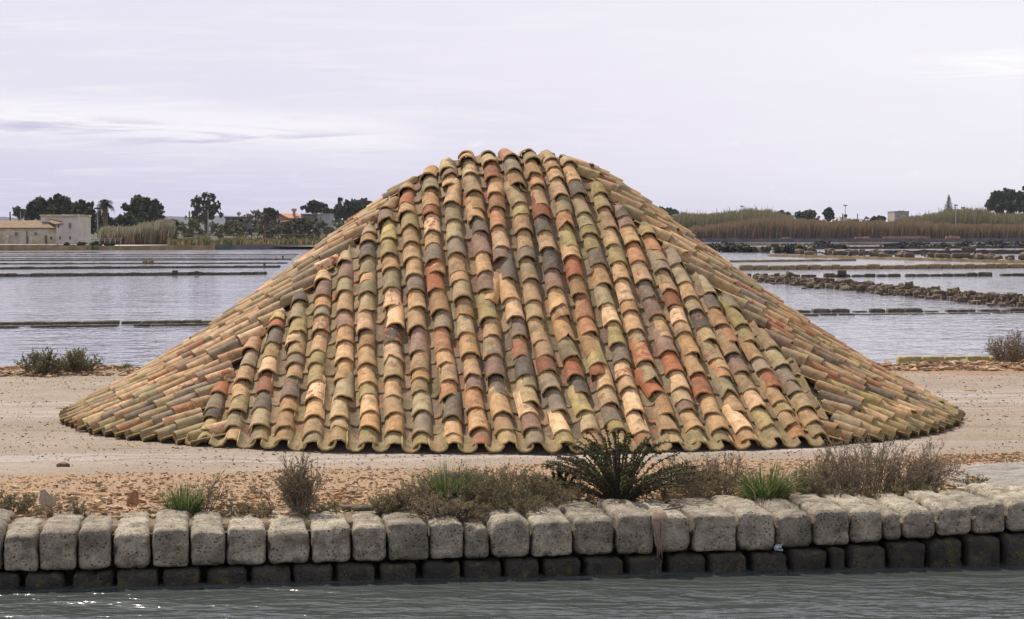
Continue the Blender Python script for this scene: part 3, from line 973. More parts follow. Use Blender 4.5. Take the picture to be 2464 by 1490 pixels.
def pl_front():
    x = random.uniform(-4.3, 4.6)
    T = 0.5 + abs(random.gauss(0, 1.15)) if random.random() < 0.62 else random.uniform(0.6, 3.05 + 0.05 * x)
    lim = 3.1 + 0.05 * x + 0.2 * fbm(x * 1.2, 0.0)
    if T > lim: T = random.uniform(1.0, lim)
    if x > 3.2 and T < 2.3: T = random.uniform(2.4, lim)
    k = 1.0 if T < 1.7 else (0.7 if T < 2.4 else 0.5)
    return x, wall_y(x) + T, k
shards('tile_shards', 12000, pl_front, 0.006, 0.042, 'strip of crushed orange tile shards between the wall and the path')
def pl_back():
    x = random.choice([random.uniform(-7.5, -3.6), random.uniform(4.2, 8.0)])
    y = 24.7 + random.random() ** 1.2 * 1.6 + 0.09 * x
    return x, y, 1.0
shards('pond_edge_shards', 2600, pl_back, 0.02, 0.11, 'brown broken tile scree along the far edge of the path')
def pl_path():
    while True:
        x = random.uniform(-6, 6.5); y = random.uniform(14.6, 25)
        if qval(x, y) > 1.03 and y - wall_y(x) > 2.9 and fbm(x * 0.8, y * 0.8, 5.0) > random.uniform(-0.6, 0.35): return x, y, 0.6
SH2 = SHC.copy(); SHC = np.array([(0.16, 0.11, 0.075), (0.24, 0.17, 0.12), (0.12, 0.095, 0.07), (0.34, 0.22, 0.13), (0.40, 0.36, 0.30)])
shards('path_gravel', 3600, pl_path, 0.004, 0.028, 'dark gravel scattered over the pale path')
SHC = SH2

# larger fragments lying about, each a thing
def fragment(px, py, w, l, rot, col, label, tilt=(0, 0), arc=50, dz=0.0):
    v, f, lip, uv = tile_geo(l, w, w * 0.92, R(arc), 0.012, True, 0.006, 6, 2)
    mb = MB(); mb.add(v - np.array([0, l / 2, 0]), f, tint=np.array(col), uvw=uv + rng.uniform(-9, 9, 3), wear=0.1, lip=lip)
    o = mb.build('tile_fragment', M_TILE, origin=(0, 0, 0), smooth=True)
    p = on(px, py, 0.0)
    o.location = (p.x, p.y, bank_z(p.x, p.y) + 0.002 + dz)
    o.rotation_euler = (tilt[0], tilt[1], rot)
    tag(o, label, 'tile fragment', 'broken tile pieces lying on the ground')
fragment(115, 1222, 0.075, 0.11, 0.2, (0.40, 0.33, 0.26), 'pale curved tile fragment standing behind the wall among low heather', (1.15, 0), 45, 0.05)
fragment(320, 1216, 0.060, 0.10, 0.6, (0.36, 0.16, 0.085), 'red tile fragment tilted up beside the green grass', (1.0, 0.3), 45, 0.045)
fragment(297, 1224, 0.055, 0.12, 1.1, (0.60, 0.42, 0.26), 'peach tile fragment lying flat just before the red one', (0.1, 0.1), 40)
fragment(30, 1187, 0.05, 0.42, 1.5, (0.52, 0.32, 0.17), 'long orange tile sliver lying behind the low heather', (0, 0), 30)
fragment(215, 1193, 0.06, 0.30, 1.35, (0.50, 0.30, 0.17), 'wide orange tile piece lying flat on the shard strip', (0.05, 0), 40)
fragment(310, 1075, 0.04, 0.20, 1.4, (0.36, 0.29, 0.12), 'thin olive tile sliver lying below the left end of the mound', (0, 0), 35)
fragment(155, 983, 0.05, 0.16, 1.5, (0.34, 0.27, 0.16), 'brown tile piece lying at the left tip of the mound', (0, 0), 40)
fragment(1130, 1080, 0.05, 0.17, 1.2, (0.60, 0.42, 0.24), 'pale tile flake lying against the front eaves', (0.1, 0), 30)
fragment(1170, 1092, 0.04, 0.20, 1.7, (0.58, 0.38, 0.20), 'long flat tile flake on the path before the eaves', (0, 0), 30)
fragment(2335, 939, 0.05, 0.14, 1.6, (0.46, 0.30, 0.17), 'lone tile piece on the pale path beyond the right tip', (0, 0), 45)
fragment(2250, 1036, 0.035, 0.24, 1.75, (0.58, 0.38, 0.2), 'thin peach tile sliver on the path near the right end', (0, 0), 35)
# small stones
for px, py, s_, lb in [(150, 1122, 0.045, 'mossy stone on the wheel track at the left'), (1100, 1176, 0.16, 'flat sand coloured boulder among the tile shards'), (870, 1236, 0.07, 'grey pebble just behind the wall between two blocks'), (835, 1232, 0.06, 'brown cobble just behind the wall')]:
    me = block_mesh('loose_stone', s_ * 2, s_ * 1.4, s_ * 0.8, M_ROCK, r=s_ * 0.35, rough=s_ * 0.15, seed=px * 0.1, nd=(6, 6, 5))
    o = bpy.data.objects.new('loose_stone', me); COL.objects.link(o); p = on(px, py)
    o.location = (p.x - s_, p.y, bank_z(p.x, p.y) - 0.012); tag(o, lb, 'stone')

# ------------------------------------------------------------------ plants near the camera
def unit(v): return v / (np.linalg.norm(v, axis=-1, keepdims=True) + 1e-9)

def leaves_on(mb, C, D, size, asp, cols, spread=0.9):
    """small leaf quads at points C with growth directions D"""
    n = len(C)
    d = unit(D + rng.normal(0, spread, (n, 3)))
    s_ = unit(np.cross(d, rng.normal(0, 1, (n, 3))))
    L = size * rng.uniform(0.6, 1.3, (n, 1)); w = L * asp
    b_ = C; e = C + d * L; m_ = C + d * L * 0.5
    Q = np.stack([b_, m_ + s_ * w * 0.5, e, m_ - s_ * w * 0.5], 1)
    c = np.asarray(cols)[rng.integers(len(cols), size=n)] * rng.uniform(0.75, 1.2, (n, 1))
    mb.quads(Q, tint=c)

def shrub(name, base, h, w, label, cols, nstem=40, twigs=9, leafn=16, leaf=0.012, asp=0.4, lean=(0, 0), flop=0.5, stemr=0.0022, group=None, twigmat=None, dep=0.75):
    root = empty(name, base, label, 'shrub', group)
    ms, ml = MB(), MB(); b = np.array(base)
    Cs, Ds = [], []
    for i in range(nstem):
        a = random.uniform(0, 2 * math.pi); rr = math.sqrt(random.random())
        tip = b + np.array([math.cos(a) * rr * w / 2 + lean[0], math.sin(a) * rr * w / 2 * dep + lean[1], h * math.sqrt(max(0.05, 1 - rr * rr * 0.8)) * random.uniform(0.6, 1.05)])
        st = b + np.array([math.cos(a) * rr * w * 0.16, math.sin(a) * rr * w * 0.12, -0.02])
        t = np.linspace(0, 1, 6)[:, None]
        ctrl = st * (1 - flop) + tip * flop; ctrl[2] = st[2] + (tip[2] - st[2]) * random.uniform(0.5, 0.8)
        pts = st * (1 - t) ** 2 + ctrl * 2 * t * (1 - t) + tip * t ** 2 + rng.normal(0, 0.006, (6, 3)) * (t > 0)
        ms.tube(pts, np.linspace(stemr * 1.5, stemr * 0.5, 6), 3)
        for k in range(twigs):
            u = random.uniform(0.25, 1.0); j = min(4, int(u * 5)); f = u * 5 - j
            p0 = pts[j] * (1 - f) + pts[j + 1] * f
            dr = unit(pts[j + 1] - pts[j] + rng.normal(0, 0.055, 3) * (1.0))
            dr = unit(dr + rng.normal(0, 0.55, 3) + np.array([0, 0, 0.35]))
            ln = h * random.uniform(0.10, 0.26)
            tp = np.stack([p0, p0 + dr * ln * 0.5 + rng.normal(0, .004, 3), p0 + dr * ln + np.array([0, 0, ln * 0.15])])
            ms.tube(tp, [stemr * 0.7, stemr * 0.5, stemr * 0.25], 3)
            q = rng.uniform(0.05, 1, leafn)[:, None]
            Cs.append(tp[0] * (1 - q) + tp[2] * q); Ds.append(np.broadcast_to(dr, (leafn, 3)))
    leaves_on(ml, np.concatenate(Cs), np.concatenate(Ds), leaf, asp, cols)
    ms.build('stems', twigmat or M_TWIG, root, origin=(0, 0, 0))
    ml.build('foliage', M_LEAF, root, origin=(0, 0, 0))
    return root

def grass(name, base, h, w, label, n=260, cols=None, group=None, wid=0.006):
    cols = np.array(cols if cols is not None else [(0.075, 0.125, 0.03), (0.10, 0.155, 0.042), (0.055, 0.09, 0.025), (0.19, 0.21, 0.095), (0.15, 0.16, 0.06)])
    mb = MB(); b = np.array(base)
    for i in range(n):
        a = random.uniform(0, 2 * math.pi); rr = math.sqrt(random.random())
        st = b + np.array([math.cos(a) * rr * w * 0.22, math.sin(a) * rr * w * 0.2, -0.01])
        ln = h * random.uniform(0.5, 1.1); out = random.uniform(0.1, 0.75) * (0.4 + rr)
        d = np.array([math.cos(a + random.gauss(0, .5)), math.sin(a + random.gauss(0, .5)), 0])
        t = np.linspace(0, 1, 5)
        pts = st + np.outer(t ** 1.6 * ln * out, d) + np.outer((t - 0.45 * out * t ** 2.5) * ln, (0, 0, 1))
        sd = unit(np.cross(d, (0, 0, 1)) + rng.normal(0, 0.4, 3)); ww = wid * random.uniform(0.6, 1.2) * np.array([1, 1, .85, .55, .1])
        L_, R_ = pts + sd * ww[:, None] / 2, pts - sd * ww[:, None] / 2
        mb.add(np.concatenate([L_, R_]), [(j, j + 1, 6 + j, 5 + j) for j in range(4)], tint=cols[random.randrange(len(cols))] * random.uniform(0.8, 1.15))
    return tag(mb.build(name, M_LEAF), label, 'grass tuft', group)

BROWN = [(0.25, 0.18, 0.115), (0.30, 0.225, 0.145), (0.20, 0.15, 0.08), (0.25, 0.215, 0.095), (0.17, 0.16, 0.065), (0.35, 0.27, 0.18)]
BROWNGREEN = BROWN + [(0.13, 0.165, 0.045), (0.16, 0.19, 0.06), (0.11, 0.14, 0.04), (0.14, 0.15, 0.05)]
DARK = [(0.06, 0.08, 0.03), (0.08, 0.105, 0.04), (0.10, 0.05, 0.045), (0.12, 0.06, 0.05), (0.04, 0.045, 0.025), (0.14, 0.20, 0.06)]

def gpos(px, py):
    p = on(px, py); return (p.x, p.y, bank_z(p.x, p.y))
PXM = 387.0
shrub('heather_clump', gpos(25, 1236), 0.13, 0.42, 'low green and brown heather clump at the left edge of the photo', BROWNGREEN + [(0.08, 0.12, 0.03)] * 2, 38, 8, 14)
shrub('heather_clump', gpos(130, 1243), 0.08, 0.26, 'very low brown heather clump behind the second and third block', BROWN, 20, 7, 12)
shrub('heather_clump', gpos(190, 1246), 0.10, 0.16, 'small olive heather sprout in the gap beside the crumbled block', BROWNGREEN, 14, 6, 12)
grass('grass_tuft', gpos(445, 1238), 0.22, 0.46, 'green grass tuft with a tall thin sprig beside it', 380)
shrub('sprig', gpos(490, 1238), 0.30, 0.24, 'thin olive sprigs rising at the right of the leftmost grass tuft', BROWNGREEN, 12, 7, 12, lean=(0.08, 0), flop=0.4)
shrub('heather_clump', gpos(585, 1240), 0.09, 0.40, 'low olive heather patch behind the sixth and seventh block', BROWNGREEN, 26, 7, 12)
shrub('sprig', gpos(655, 1222), 0.26, 0.10, 'bare bent twig with one leafy tip, left of the upright brown shrub', BROWN, 4, 4, 18, lean=(-0.13, 0), flop=0.2)
shrub('upright_shrub', gpos(725, 1240), 0.37, 0.32, 'upright brown shrub standing alone behind the wall', BROWN + [(0.11, 0.10, 0.045)] * 2, 46, 12, 18, flop=0.3)
shrub('heather_clump', gpos(640, 1244), 0.07, 0.2, 'flat brown heather at the foot of the upright shrub', BROWN, 14, 6, 12)
grass('grass_tuft', gpos(738, 1242), 0.06, 0.12, 'tiny bright green grass sprout at the foot of the upright shrub', 50, [(0.12, 0.24, 0.03), (0.10, 0.19, 0.03)])
shrub('heather_clump', gpos(800, 1238), 0.08, 0.28, 'low yellow green heather right of the upright shrub', BROWNGREEN, 18, 7, 12)
shrub('dry_shrub', gpos(985, 1236), 0.20, 0.40, 'brown dry shrub hanging over the wall at the left of the wide thicket', BROWN, 42, 9, 16, flop=0.55)
shrub('dry_shrub', gpos(1060, 1246), 0.16, 0.42, 'greyish dry shrub drooping over the block tops below the second grass tuft', BROWN + [(0.24, 0.19, 0.17)] * 2, 40, 9, 14, lean=(0, -0.16))
grass('grass_tuft', gpos(1075, 1224), 0.34, 0.50, 'green grass tuft growing inside the dry thicket', 420)
shrub('dry_shrub', gpos(1165, 1232), 0.27, 0.50, 'tall brown dry shrub in the middle of the thicket', BROWNGREEN, 56, 10, 16, flop=0.4)
shrub('dry_shrub', gpos(1285, 1226), 0.24, 0.52, 'brown dry shrub between the thicket and the dark bush', BROWNGREEN, 56, 10, 16, flop=0.45)
shrub('dry_shrub', gpos(1375, 1215), 0.12, 0.36, 'low tan heather in front of the dark bush', BROWN, 30, 9, 14)
# dark fleshy bush: arching stems packed with small leaves
def fleshy(px, py, h, w, label, n):
    base = gpos(px, py); b = np.array(base)
    root = empty('fleshy_bush', base, label, 'bush')
    ms, ml = MB(), MB(); C, D = [], []
    for i in range(n):
        a = random.uniform(0, 2 * math.pi); rr = random.random() ** 0.5
        tip = b + np.array([math.cos(a) * rr * w * 0.5, math.sin(a) * rr * w * 0.34, h * (1.06 - 0.72 * rr ** 2) * random.uniform(0.65, 1.05)])
        st = b + np.array([math.cos(a) * 0.04, math.sin(a) * 0.04, -0.01])
        ctrl = (st + tip) / 2; ctrl[2] = st[2] + (tip[2] - st[2]) * random.uniform(0.75, 1.1); ctrl[:2] = st[:2] + (tip[:2] - st[:2]) * 0.35
        t = np.linspace(0, 1, 9)[:, None]
        pts = st * (1 - t) ** 2 + ctrl * 2 * t * (1 - t) + tip * t ** 2
        ms.tube(pts, np.linspace(0.005, 0.002, 9), 4)
        m_ = 190; q = rng.uniform(0.12, 1, m_) * 8; j = np.minimum(q.astype(int), 7); f = (q - j)[:, None]
        C.append(pts[j] * (1 - f) + pts[j + 1] * f); tg = unit(pts[j + 1] - pts[j])
        D.append(tg * 0.5 + unit(rng.normal(0, 1, (m_, 3))) * 0.9)
    leaves_on(ml, np.concatenate(C), np.concatenate(D), 0.018, 0.45, DARK, 0.2)
    ms.build('stems', M_BARK, root, origin=(0, 0, 0)); ml.build('foliage', M_LEAF, root, origin=(0, 0, 0))
fleshy(1490, 1212, 0.44, 1.2, 'large dark bush of arching fleshy stems behind the middle of the wall', 110)
fleshy(1345, 1205, 0.21, 0.34, 'small dark purple bush left of the large dark one', 26)
shrub('heather_clump', gpos(1600, 1212), 0.10, 0.34, 'low green heather right of the large dark bush', BROWNGREEN, 24, 8, 12)
shrub('dry_shrub', gpos(1690, 1206), 0.26, 0.46, 'open brown twiggy shrub between the dark bush and the right grass tuft', BROWN, 36, 8, 10, flop=0.35)
grass('grass_tuft', gpos(1840, 1214), 0.31, 0.54, 'lush green grass tuft in the brown shrubs at right', 520)
shrub('heather_clump', gpos(1815, 1212), 0.08, 0.44, 'low rust brown heather in front of the lush grass tuft', BROWN, 30, 8, 12)
shrub('dry_shrub', gpos(1930, 1206), 0.22, 0.40, 'brown shrub directly right of the lush grass tuft', BROWNGREEN, 44, 9, 14)
shrub('dry_shrub', gpos(2040, 1200), 0.36, 0.56, 'tall bare twiggy shrub reaching up to the eaves', BROWN, 44, 9, 9, lean=(0.02, 0.1), flop=0.25)
shrub('dry_shrub', gpos(2165, 1196), 0.36, 0.56, 'large grey brown twiggy shrub leaning to the right', BROWN, 50, 9, 9, lean=(0.16, 0.05), flop=0.25)
shrub('heather_clump', gpos(2085, 1204), 0.12, 0.60, 'low tangled heather below the tall twiggy shrubs', BROWNGREEN, 40, 8, 12)
shrub('heather_clump', gpos(2345, 1172), 0.07, 0.20, 'tiny green heather on the pale rock at right', BROWNGREEN, 12, 6, 10)
grass('grass_tuft', gpos(365, 1238), 0.05, 0.30, 'patch of short bright grass behind the fifth block', 80, [(0.12, 0.24, 0.03), (0.10, 0.19, 0.03)])
grass('grass_tuft', gpos(1760, 1075), 0.16, 0.14, 'faint thin weeds in front of the eaves', 40, [(0.16, 0.13, 0.08), (0.10, 0.12, 0.04)])
for px, py, h, w, lb in [(935, 1240, .12, .3, 'small brown heather where the thicket begins'), (1020, 1222, .22, .36, 'brown dry shrub left of the second grass tuft'), (1125, 1222, .26, .40, 'brown dry shrub right of the second grass tuft'),
                         (1225, 1218, .28, .44, 'olive brown dry shrub in the thicket near the dark purple bush'), (1110, 1248, .12, .40, 'low pale heather hanging over the block edge in the thicket'), (1240, 1240, .14, .46, 'low tan heather at the front of the thicket'),
                         (1655, 1196, .28, .40, 'brown shrub right behind the dark bush tips'), (1740, 1198, .30, .42, 'tall thin brown shrub left of the lush grass tuft'), (1985, 1196, .34, .44, 'brown twiggy shrub rising behind the lush grass tuft'),
                         (2105, 1190, .40, .50, 'highest bare twiggy shrub in front of the right eaves'), (2215, 1192, .30, .44, 'grey brown twiggy shrub at the right end of the thicket'), (1965, 1208, .14, .40, 'low rusty heather left of the low tangled one'), (2180, 1202, .14, .44, 'low brown heather at the foot of the leaning shrub')]:
    shrub('dry_shrub', gpos(px, py), h, w, lb, BROWN if h > .27 else BROWNGREEN, 40, 9, 12, flop=.35, lean=(0.05 if px > 1900 else 0, 0))
# bushes on the pond side of the path
shrub('pond_bush', gpos(100, 903), 0.30, 0.62, 'low dark green bush by the pond, left part', BROWNGREEN + [(0.05, 0.08, 0.025)] * 5, 60, 10, 14, leaf=0.02, stemr=0.003)
shrub('pond_bush', gpos(190, 900), 0.30, 0.60, 'low brown green bush by the pond left of the mound', BROWNGREEN + [(0.06, 0.085, 0.03)] * 3, 60, 10, 14, leaf=0.02, stemr=0.003)
shrub('pond_bush', gpos(2440, 878), 0.42, 0.9, 'brown twiggy bush by the pond at the right edge', BROWN + [(0.10, 0.09, 0.045)] * 2, 80, 10, 10, leaf=0.02, stemr=0.004)
for px, py, lb in [(305, 893, 'left of the mound'), (1628 + 470, 872, 'right of the mound'), (2215, 868, 'among the shards by the kerb')]:
    grass('grass_tuft', gpos(px, py), 0.10, 0.3, 'small bright weed on the pond edge ' + lb, 60, [(0.10, 0.19, 0.03), (0.08, 0.14, 0.03)], wid=0.014)

# kerb on the pond edge
kb = empty('pond_kerb', on(2250, 858, 0), 'low yellowish stone kerb along the pond edge at right', 'kerb')
x_ = on(2142, 862, 0.0).x
for i in range(6):
    w = random.uniform(0.28, 0.36)
    me = block_mesh('kerb_stone', w - 0.01, 0.22, 0.20, M_KERB, r=0.02, rough=0.006, seed=i + 900.0, nd=(5, 4, 4))
    o = bpy.data.objects.new('kerb_stone', me); COL.objects.link(o)
    o.location = (x_, 27.15 + 0.07 * (x_ - 5), -0.14); o.rotation_euler = (0, 0, 0.07); parent(o, kb); x_ += w

# ------------------------------------------------------------------ salt pan dikes
def slab_row(name, label, segs, dpt, hgt, mat=M_DIKE, grp='stone slab rows dividing the salt pans', part='slab'):
    """segs: (px0, px1, py) of each slab's foot"""
    first = on((segs[0][0] + segs[0][1]) / 2, segs[0][2], POND_Z)
    root = empty(name, first, label, 'stone dike', grp)
    for i, s_ in enumerate(segs):
        hh = hgt * (s_[3] if len(s_) > 3 else 1) * random.uniform(0.85, 1.15)
        a = on(s_[0], s_[2], POND_Z); b = on(s_[1], s_[2], POND_Z)
        me = block_mesh(part, b.x - a.x, dpt * random.uniform(0.85, 1.15), hh + 0.1, mat, r=min(0.05, hh * 0.4), rough=min(0.02, hh * 0.12), seed=i * 2.7 + a.y, nd=(5, 3, 3))
        o = bpy.data.objects.new(part, me); COL.objects.link(o)
        o.location = (a.x, a.y, POND_Z - 0.1); o.rotation_euler = (0, 0, random.uniform(-0.03, 0.03)); parent(o, root)

c1 = lambda xs, y, k=1: [(a / 3.095, b / 3.095, 421.1 + y(a) / 3.095, k) for a, b in xs]
slab_row('slab_dike', 'double row of flat stone slabs in the near left pan, back row', c1([(-140, -5), (0, 140), (150, 295), (300, 430), (445, 580), (600, 730), (750, 868), (895, 1030), (1048, 1185), (1190, 1330), (1340, 1480), (1490, 1620)], lambda x: 1117 - x * 0.008), 0.45, 0.06)
slab_row('slab_dike', 'double row of flat stone slabs in the near left pan, front row', c1([(-130, -8), (0, 125), (225, 370), (375, 500), (502, 620), (630, 740), (745, 868), (990, 1110), (1112, 1225), (1230, 1345), (1350, 1460), (1470, 1600)], lambda x: 1139 - x * 0.012), 0.30, 0.04)
def line_blocks(xa, ya, xb, yb, step):
    r_ = []; x = xa
    while x < xb:
        w = step * random.uniform(0.75, 1.25); x2 = min(x + w, xb)
        r_.append((x + 0.25, x2, ya + (yb - ya) * ((x - xa) / (xb - xa)), 1)); x = x2
    return r_
slab_row('slab_dike', 'nearest unbroken dark stone dike in the left pans', line_blocks(-60, 666.5, 640, 660.5, 33), 0.6, 0.13, part='dike_block')
slab_row('slab_dike', 'second unbroken dark stone dike in the left pans', line_blocks(-60, 648.5, 672, 644, 34), 0.7, 0.13, part='dike_block')
def far_dike(name, label, xa, ya, xb, yb, dpt, hgt, mat=M_DIKE, grp='distant low dikes across the salt pans'):
    mb = MB(); n = max(6, int(abs(xb - xa) / 9)); top = []
    A = on(xa, ya, POND_Z); B = on(xb, yb, POND_Z)
    V = []
    for i in range(n + 1):
        t = i / n; p = A.lerp(B, t); h = hgt * (1 + 0.35 * fbm(i * 0.7, ya)) ; j = random.uniform(-0.06, 0.06)
        V += [(p.x, p.y + j, POND_Z - 0.3), (p.x, p.y + j, POND_Z + h), (p.x, p.y + dpt + j, POND_Z + h * random.uniform(0.8, 1.05)), (p.x, p.y + dpt, POND_Z - 0.3)]
    fs = []
    for i in range(n):
        for k in range(3):
            a = i * 4 + k; fs.append((a, a + 4, a + 5, a + 1))
    fs += [(0, 1, 2, 3), (n * 4 + 3, n * 4 + 2, n * 4 + 1, n * 4)]
    mb.add(V, fs)
    return tag(mb.build(name, mat), label, 'dike', grp)
LD = [(636.5, 634.5, 690), (628, 626, 700), (623.3, 622, 705), (618.2, 616.8, 712), (614.5, 613, 718)]
ordn = ['third', 'fourth', 'fifth', 'sixth', 'seventh']
for (ya, yb, xb), w in zip(LD, ordn):
    far_dike('far_dike', '%s dike from the front across the left salt pans' % w, -80, ya, xb, yb, 0.5, 0.075 if ya > 625 else 0.05)
far_dike('far_dike', 'pale ochre dike below the old farmhouse, closest to its bank', -80, 609.5, 240, 608.5, 0.8, 0.08, M_BANK)
for xc, yc, s_, lb in [(1077, 655, 0.20, 'tan stone box on the third left dike'), (1123, 655, 0.22, 'grey stone box beside the tan one on the left dike'), (1298, 735, 0.19, 'round dark stone on the nearest unbroken left dike'), (1160, 736, 0.10, 'small dark stone left of the round one on the dike'), (1460, 735, 0.15, 'low dark stone right of the round one on the dike')]:
    px, py = xc / 3.095, 421.1 + yc / 3.095
    p = on(px, py, POND_Z + 0.1)
    me = block_mesh('dike_stone', s_ * 1.4, s_, s_ * 0.95, M_BANK if 'tan' in lb else M_DIKE, r=s_ * 0.2, rough=s_ * 0.06, seed=xc * 0.3, nd=(4, 4, 4))
    o = bpy.data.objects.new('dike_stone', me); COL.objects.link(o); o.location = (p.x - s_ * .7, p.y + 0.1, POND_Z + 0.06); tag(o, lb, 'stone')
for xc, y0, y1, lb in [(1970, 690, 655, 'thin wooden post at the end of the second left dike'), (2106, 625, 605, 'thin post further back at the end of a left dike')]:
    p = on(xc / 3.095, 421.1 + y0 / 3.095, POND_Z); hgt = (y0 - y1) / 3.095 * p.y / F
    mb = MB(); mb.tube([(p.x, p.y, POND_Z - 0.2), (p.x, p.y, POND_Z + hgt)], 0.07, 6)
    tag(mb.build('wooden_post', M_BARK), lb, 'post')

c3 = lambda xs, y: [(1503.9 + s_[0] / 2.5664, 1503.9 + s_[1] / 2.5664, 421.1 + y(s_[0]) / 2.5664, s_[2] if len(s_) > 2 else 1) for s_ in xs]
slab_row('slab_dike', 'double row of flat stone slabs in the near right pan, back row', c3([(1050, 1150), (1165, 1275, 1.5), (1277, 1392, 1.6), (1420, 1500, .6), (1515, 1610, 1.7), (1625, 1730, 1.4), (1738, 1845, 1.4), (1855, 1940, .5), (1990, 2060, .8), (2065, 2170, 1.1), (2200, 2320, 1), (2325, 2375, .7), (2380, 2490, 1.3), (2500, 2600)], lambda x: 851 - (x - 1100) * 0.006), 0.4, 0.055)
slab_row('slab_dike', 'double row of flat stone slabs in the near right pan, front row', c3([(1000, 1095), (1100, 1200), (1210, 1315, 1.2), (1320, 1420), (1425, 1525, .6), (1530, 1640, .5), (1645, 1750, .5), (1760, 1850, .5), (1860, 1990, .5), (2000, 2120, .7), (2130, 2260, .6), (2270, 2400, .8), (2410, 2530, .8)], lambda x: 869 - (x - 1100) * 0.012), 0.30, 0.035)
slab_row('slab_dike', 'broken row of low slabs beyond the rubble at right', c3([(900, 985, .8), (990, 1085), (1090, 1185), (1230, 1300, 1.5), (1300, 1395), (1405, 1480), (1482, 1550, 1.3), (1560, 1620), (1625, 1705), (1735, 1800), (1805, 1880), (1890, 1960), (1962, 2030), (2035, 2110), (2115, 2180, 1.3), (2185, 2270, 1.4), (2330, 2390), (2395, 2480)], lambda x: 634 - (x - 900) * 0.007), 0.5, 0.12)
p = on(1503.9 + 1345 / 2.5664, 421.1 + 632 / 2.5664, POND_Z)
me = block_mesh('dike_stone', 0.36, 0.4, 0.26, M_DIKE, r=0.06, rough=0.02, seed=71.0, nd=(4, 4, 4)); o = bpy.data.objects.new('dike_stone', me); COL.objects.link(o)
o.location = (p.x - .18, p.y + .05, POND_Z + .05); tag(o, 'square dark stone standing on the broken slab row at right', 'stone')
slab_row('slab_dike', 'long yellowish brown dike across the right pans', [(a, b, c, k) for a, b, c, k in line_blocks(1780, 649.5, 2500, 644.5, 30)], 0.7, 0.22, M_BANK, part='dike_block')
far_dike('far_dike', 'thin dike at right before the rocky causeway', 1740, 631.5, 2060, 627.5, 0.8, 0.12, M_BANK)
far_dike('far_dike', 'ochre edge of the rocky causeway in the right pans', 1850, 617, 2500, 634.5, 1.0, 0.18, M_BANK)
far_dike('far_dike', 'dark dike with stone boxes in the right pans', 2045, 613, 2500, 610.5, 1.0, 0.35)
far_dike('far_dike', 'dark weedy dike in the right pans', 1700, 601, 2500, 597, 1.5, 0.30)
far_dike('far_dike', 'farthest thin dike under the grey bank wall at right', 1680, 591.5, 2500, 589.0, 1.5, 0.35, M_BANK)

# rocks: rubble causeways
rock_me = []
for i in range(14):
    me = block_mesh('rock', 1.0, random.uniform(0.7, 1.0), random.uniform(0.5, 0.9), M_ROCK, r=0.10, rough=0.20, seed=i * 11.0 + 500, nd=(5, 4, 4))
    rock_me.append(me)
def rubble(label, A, B, width, n, smin, smax, heap, name='rubble_dike'):
    root = empty(name, (A + B) / 2, label, 'rubble bank')
    for i in range(n):
        t = random.random(); p = A.lerp(B, t); u = random.gauss(0, 0.4)
        s_ = smin + (smax - smin) * random.random() ** 2.2
        o = bpy.data.objects.new('rock', rock_me[random.randrange(14)]); COL.objects.link(o)
        dirv = (B - A).normalized(); sd = Vector((-dirv.y, dirv.x, 0))
        q = p + sd * u * width
        o.location = (q.x, q.y, POND_Z - 0.05 + max(0, (1 - abs(u) * 1.2)) * heap * random.uniform(0.2, 1.0))
        o.rotation_euler = (random.uniform(-.4, .4), random.uniform(-.4, .4), random.uniform(0, 6.28)); o.scale = (s_, s_, s_ * random.uniform(.7, 1.1))
        parent(o, root)
def small_rocks(A, B, width, n, smin, smax, heap):
    root = [o for o in COL.objects if o.name.startswith('rubble_dike') and o.type == 'EMPTY'][-1]
    mb = MB(); dirv = (B - A).normalized(); sd = Vector((-dirv.y, dirv.x, 0))
    for i in range(n):
        p = A.lerp(B, random.random()); u = random.gauss(0, 0.42); q = p + sd * u * width; s_ = random.uniform(smin, smax)
        z = POND_Z + max(0, 1 - abs(u) * 1.2) * heap * random.uniform(0.2, 1.0)
        P = rng.normal(0, 1, (8, 3)); P = np.array([[x, y, w_] for w_ in (-1, 1) for y in (-1, 1) for x in (-1, 1)]) * rng.uniform(.5, 1.0, (8, 3)) * s_
        mb.add(P * (1, 1, .7) + np.array((q.x, q.y, z)), [(0, 2, 3, 1), (4, 5, 7, 6), (0, 1, 5, 4), (2, 6, 7, 3), (0, 4, 6, 2), (1, 3, 7, 5)])
    o = mb.build('small_rocks', M_ROCK, root, origin=(0, 0, 0)); o['kind'] = 'stuff'
A = on(1820, 673, POND_Z); B = on(2500, 738, POND_Z)
rubble('bank of heaped brown rocks running diagonally across the right pan', A, B, 0.9, 290, 0.10, 0.30, 0.24)
small_rocks(A, B, 1.0, 700, 0.05, 0.15, 0.22)
rubble('line of grey rocks on the rocky causeway, right pans', on(1720, 603, POND_Z), on(2500, 631, POND_Z), 1.6, 220, 0.16, 0.55, 0.22)
for xc, yc, w, lb in [(1140, 508, 0.9, 'pale stone box on the causeway, leftmost'), (1330, 505, 1.4, 'long pale stone stack on the causeway'), (1760, 522, 0.9, 'small stone box on the causeway in the middle'), (1965, 528, 1.3, 'grey stone box on the causeway'), (2080, 524, 1.6, 'long grey stone box beside the grey one on the causeway'), (2125, 474, 1.8, 'long dark stone box on the dark dike'), (1995, 478, 0.5, 'small dark stone left of the long dark box')]:
    p = on(1503.9 + xc / 2.5664, 421.1 + yc / 2.5664, POND_Z)
    w *= 0.8; me = block_mesh('stone_box', w, 0.6, 0.36, M_ROCK if yc > 500 else M_DIKE, r=0.08, rough=0.03, seed=xc * .2, nd=(5, 4, 4)); o = bpy.data.objects.new('stone_box', me); COL.objects.link(o)
    o.location = (p.x - w / 2, p.y, POND_Z + 0.12); tag(o, lb, 'stone', 'stone boxes on the causeways')

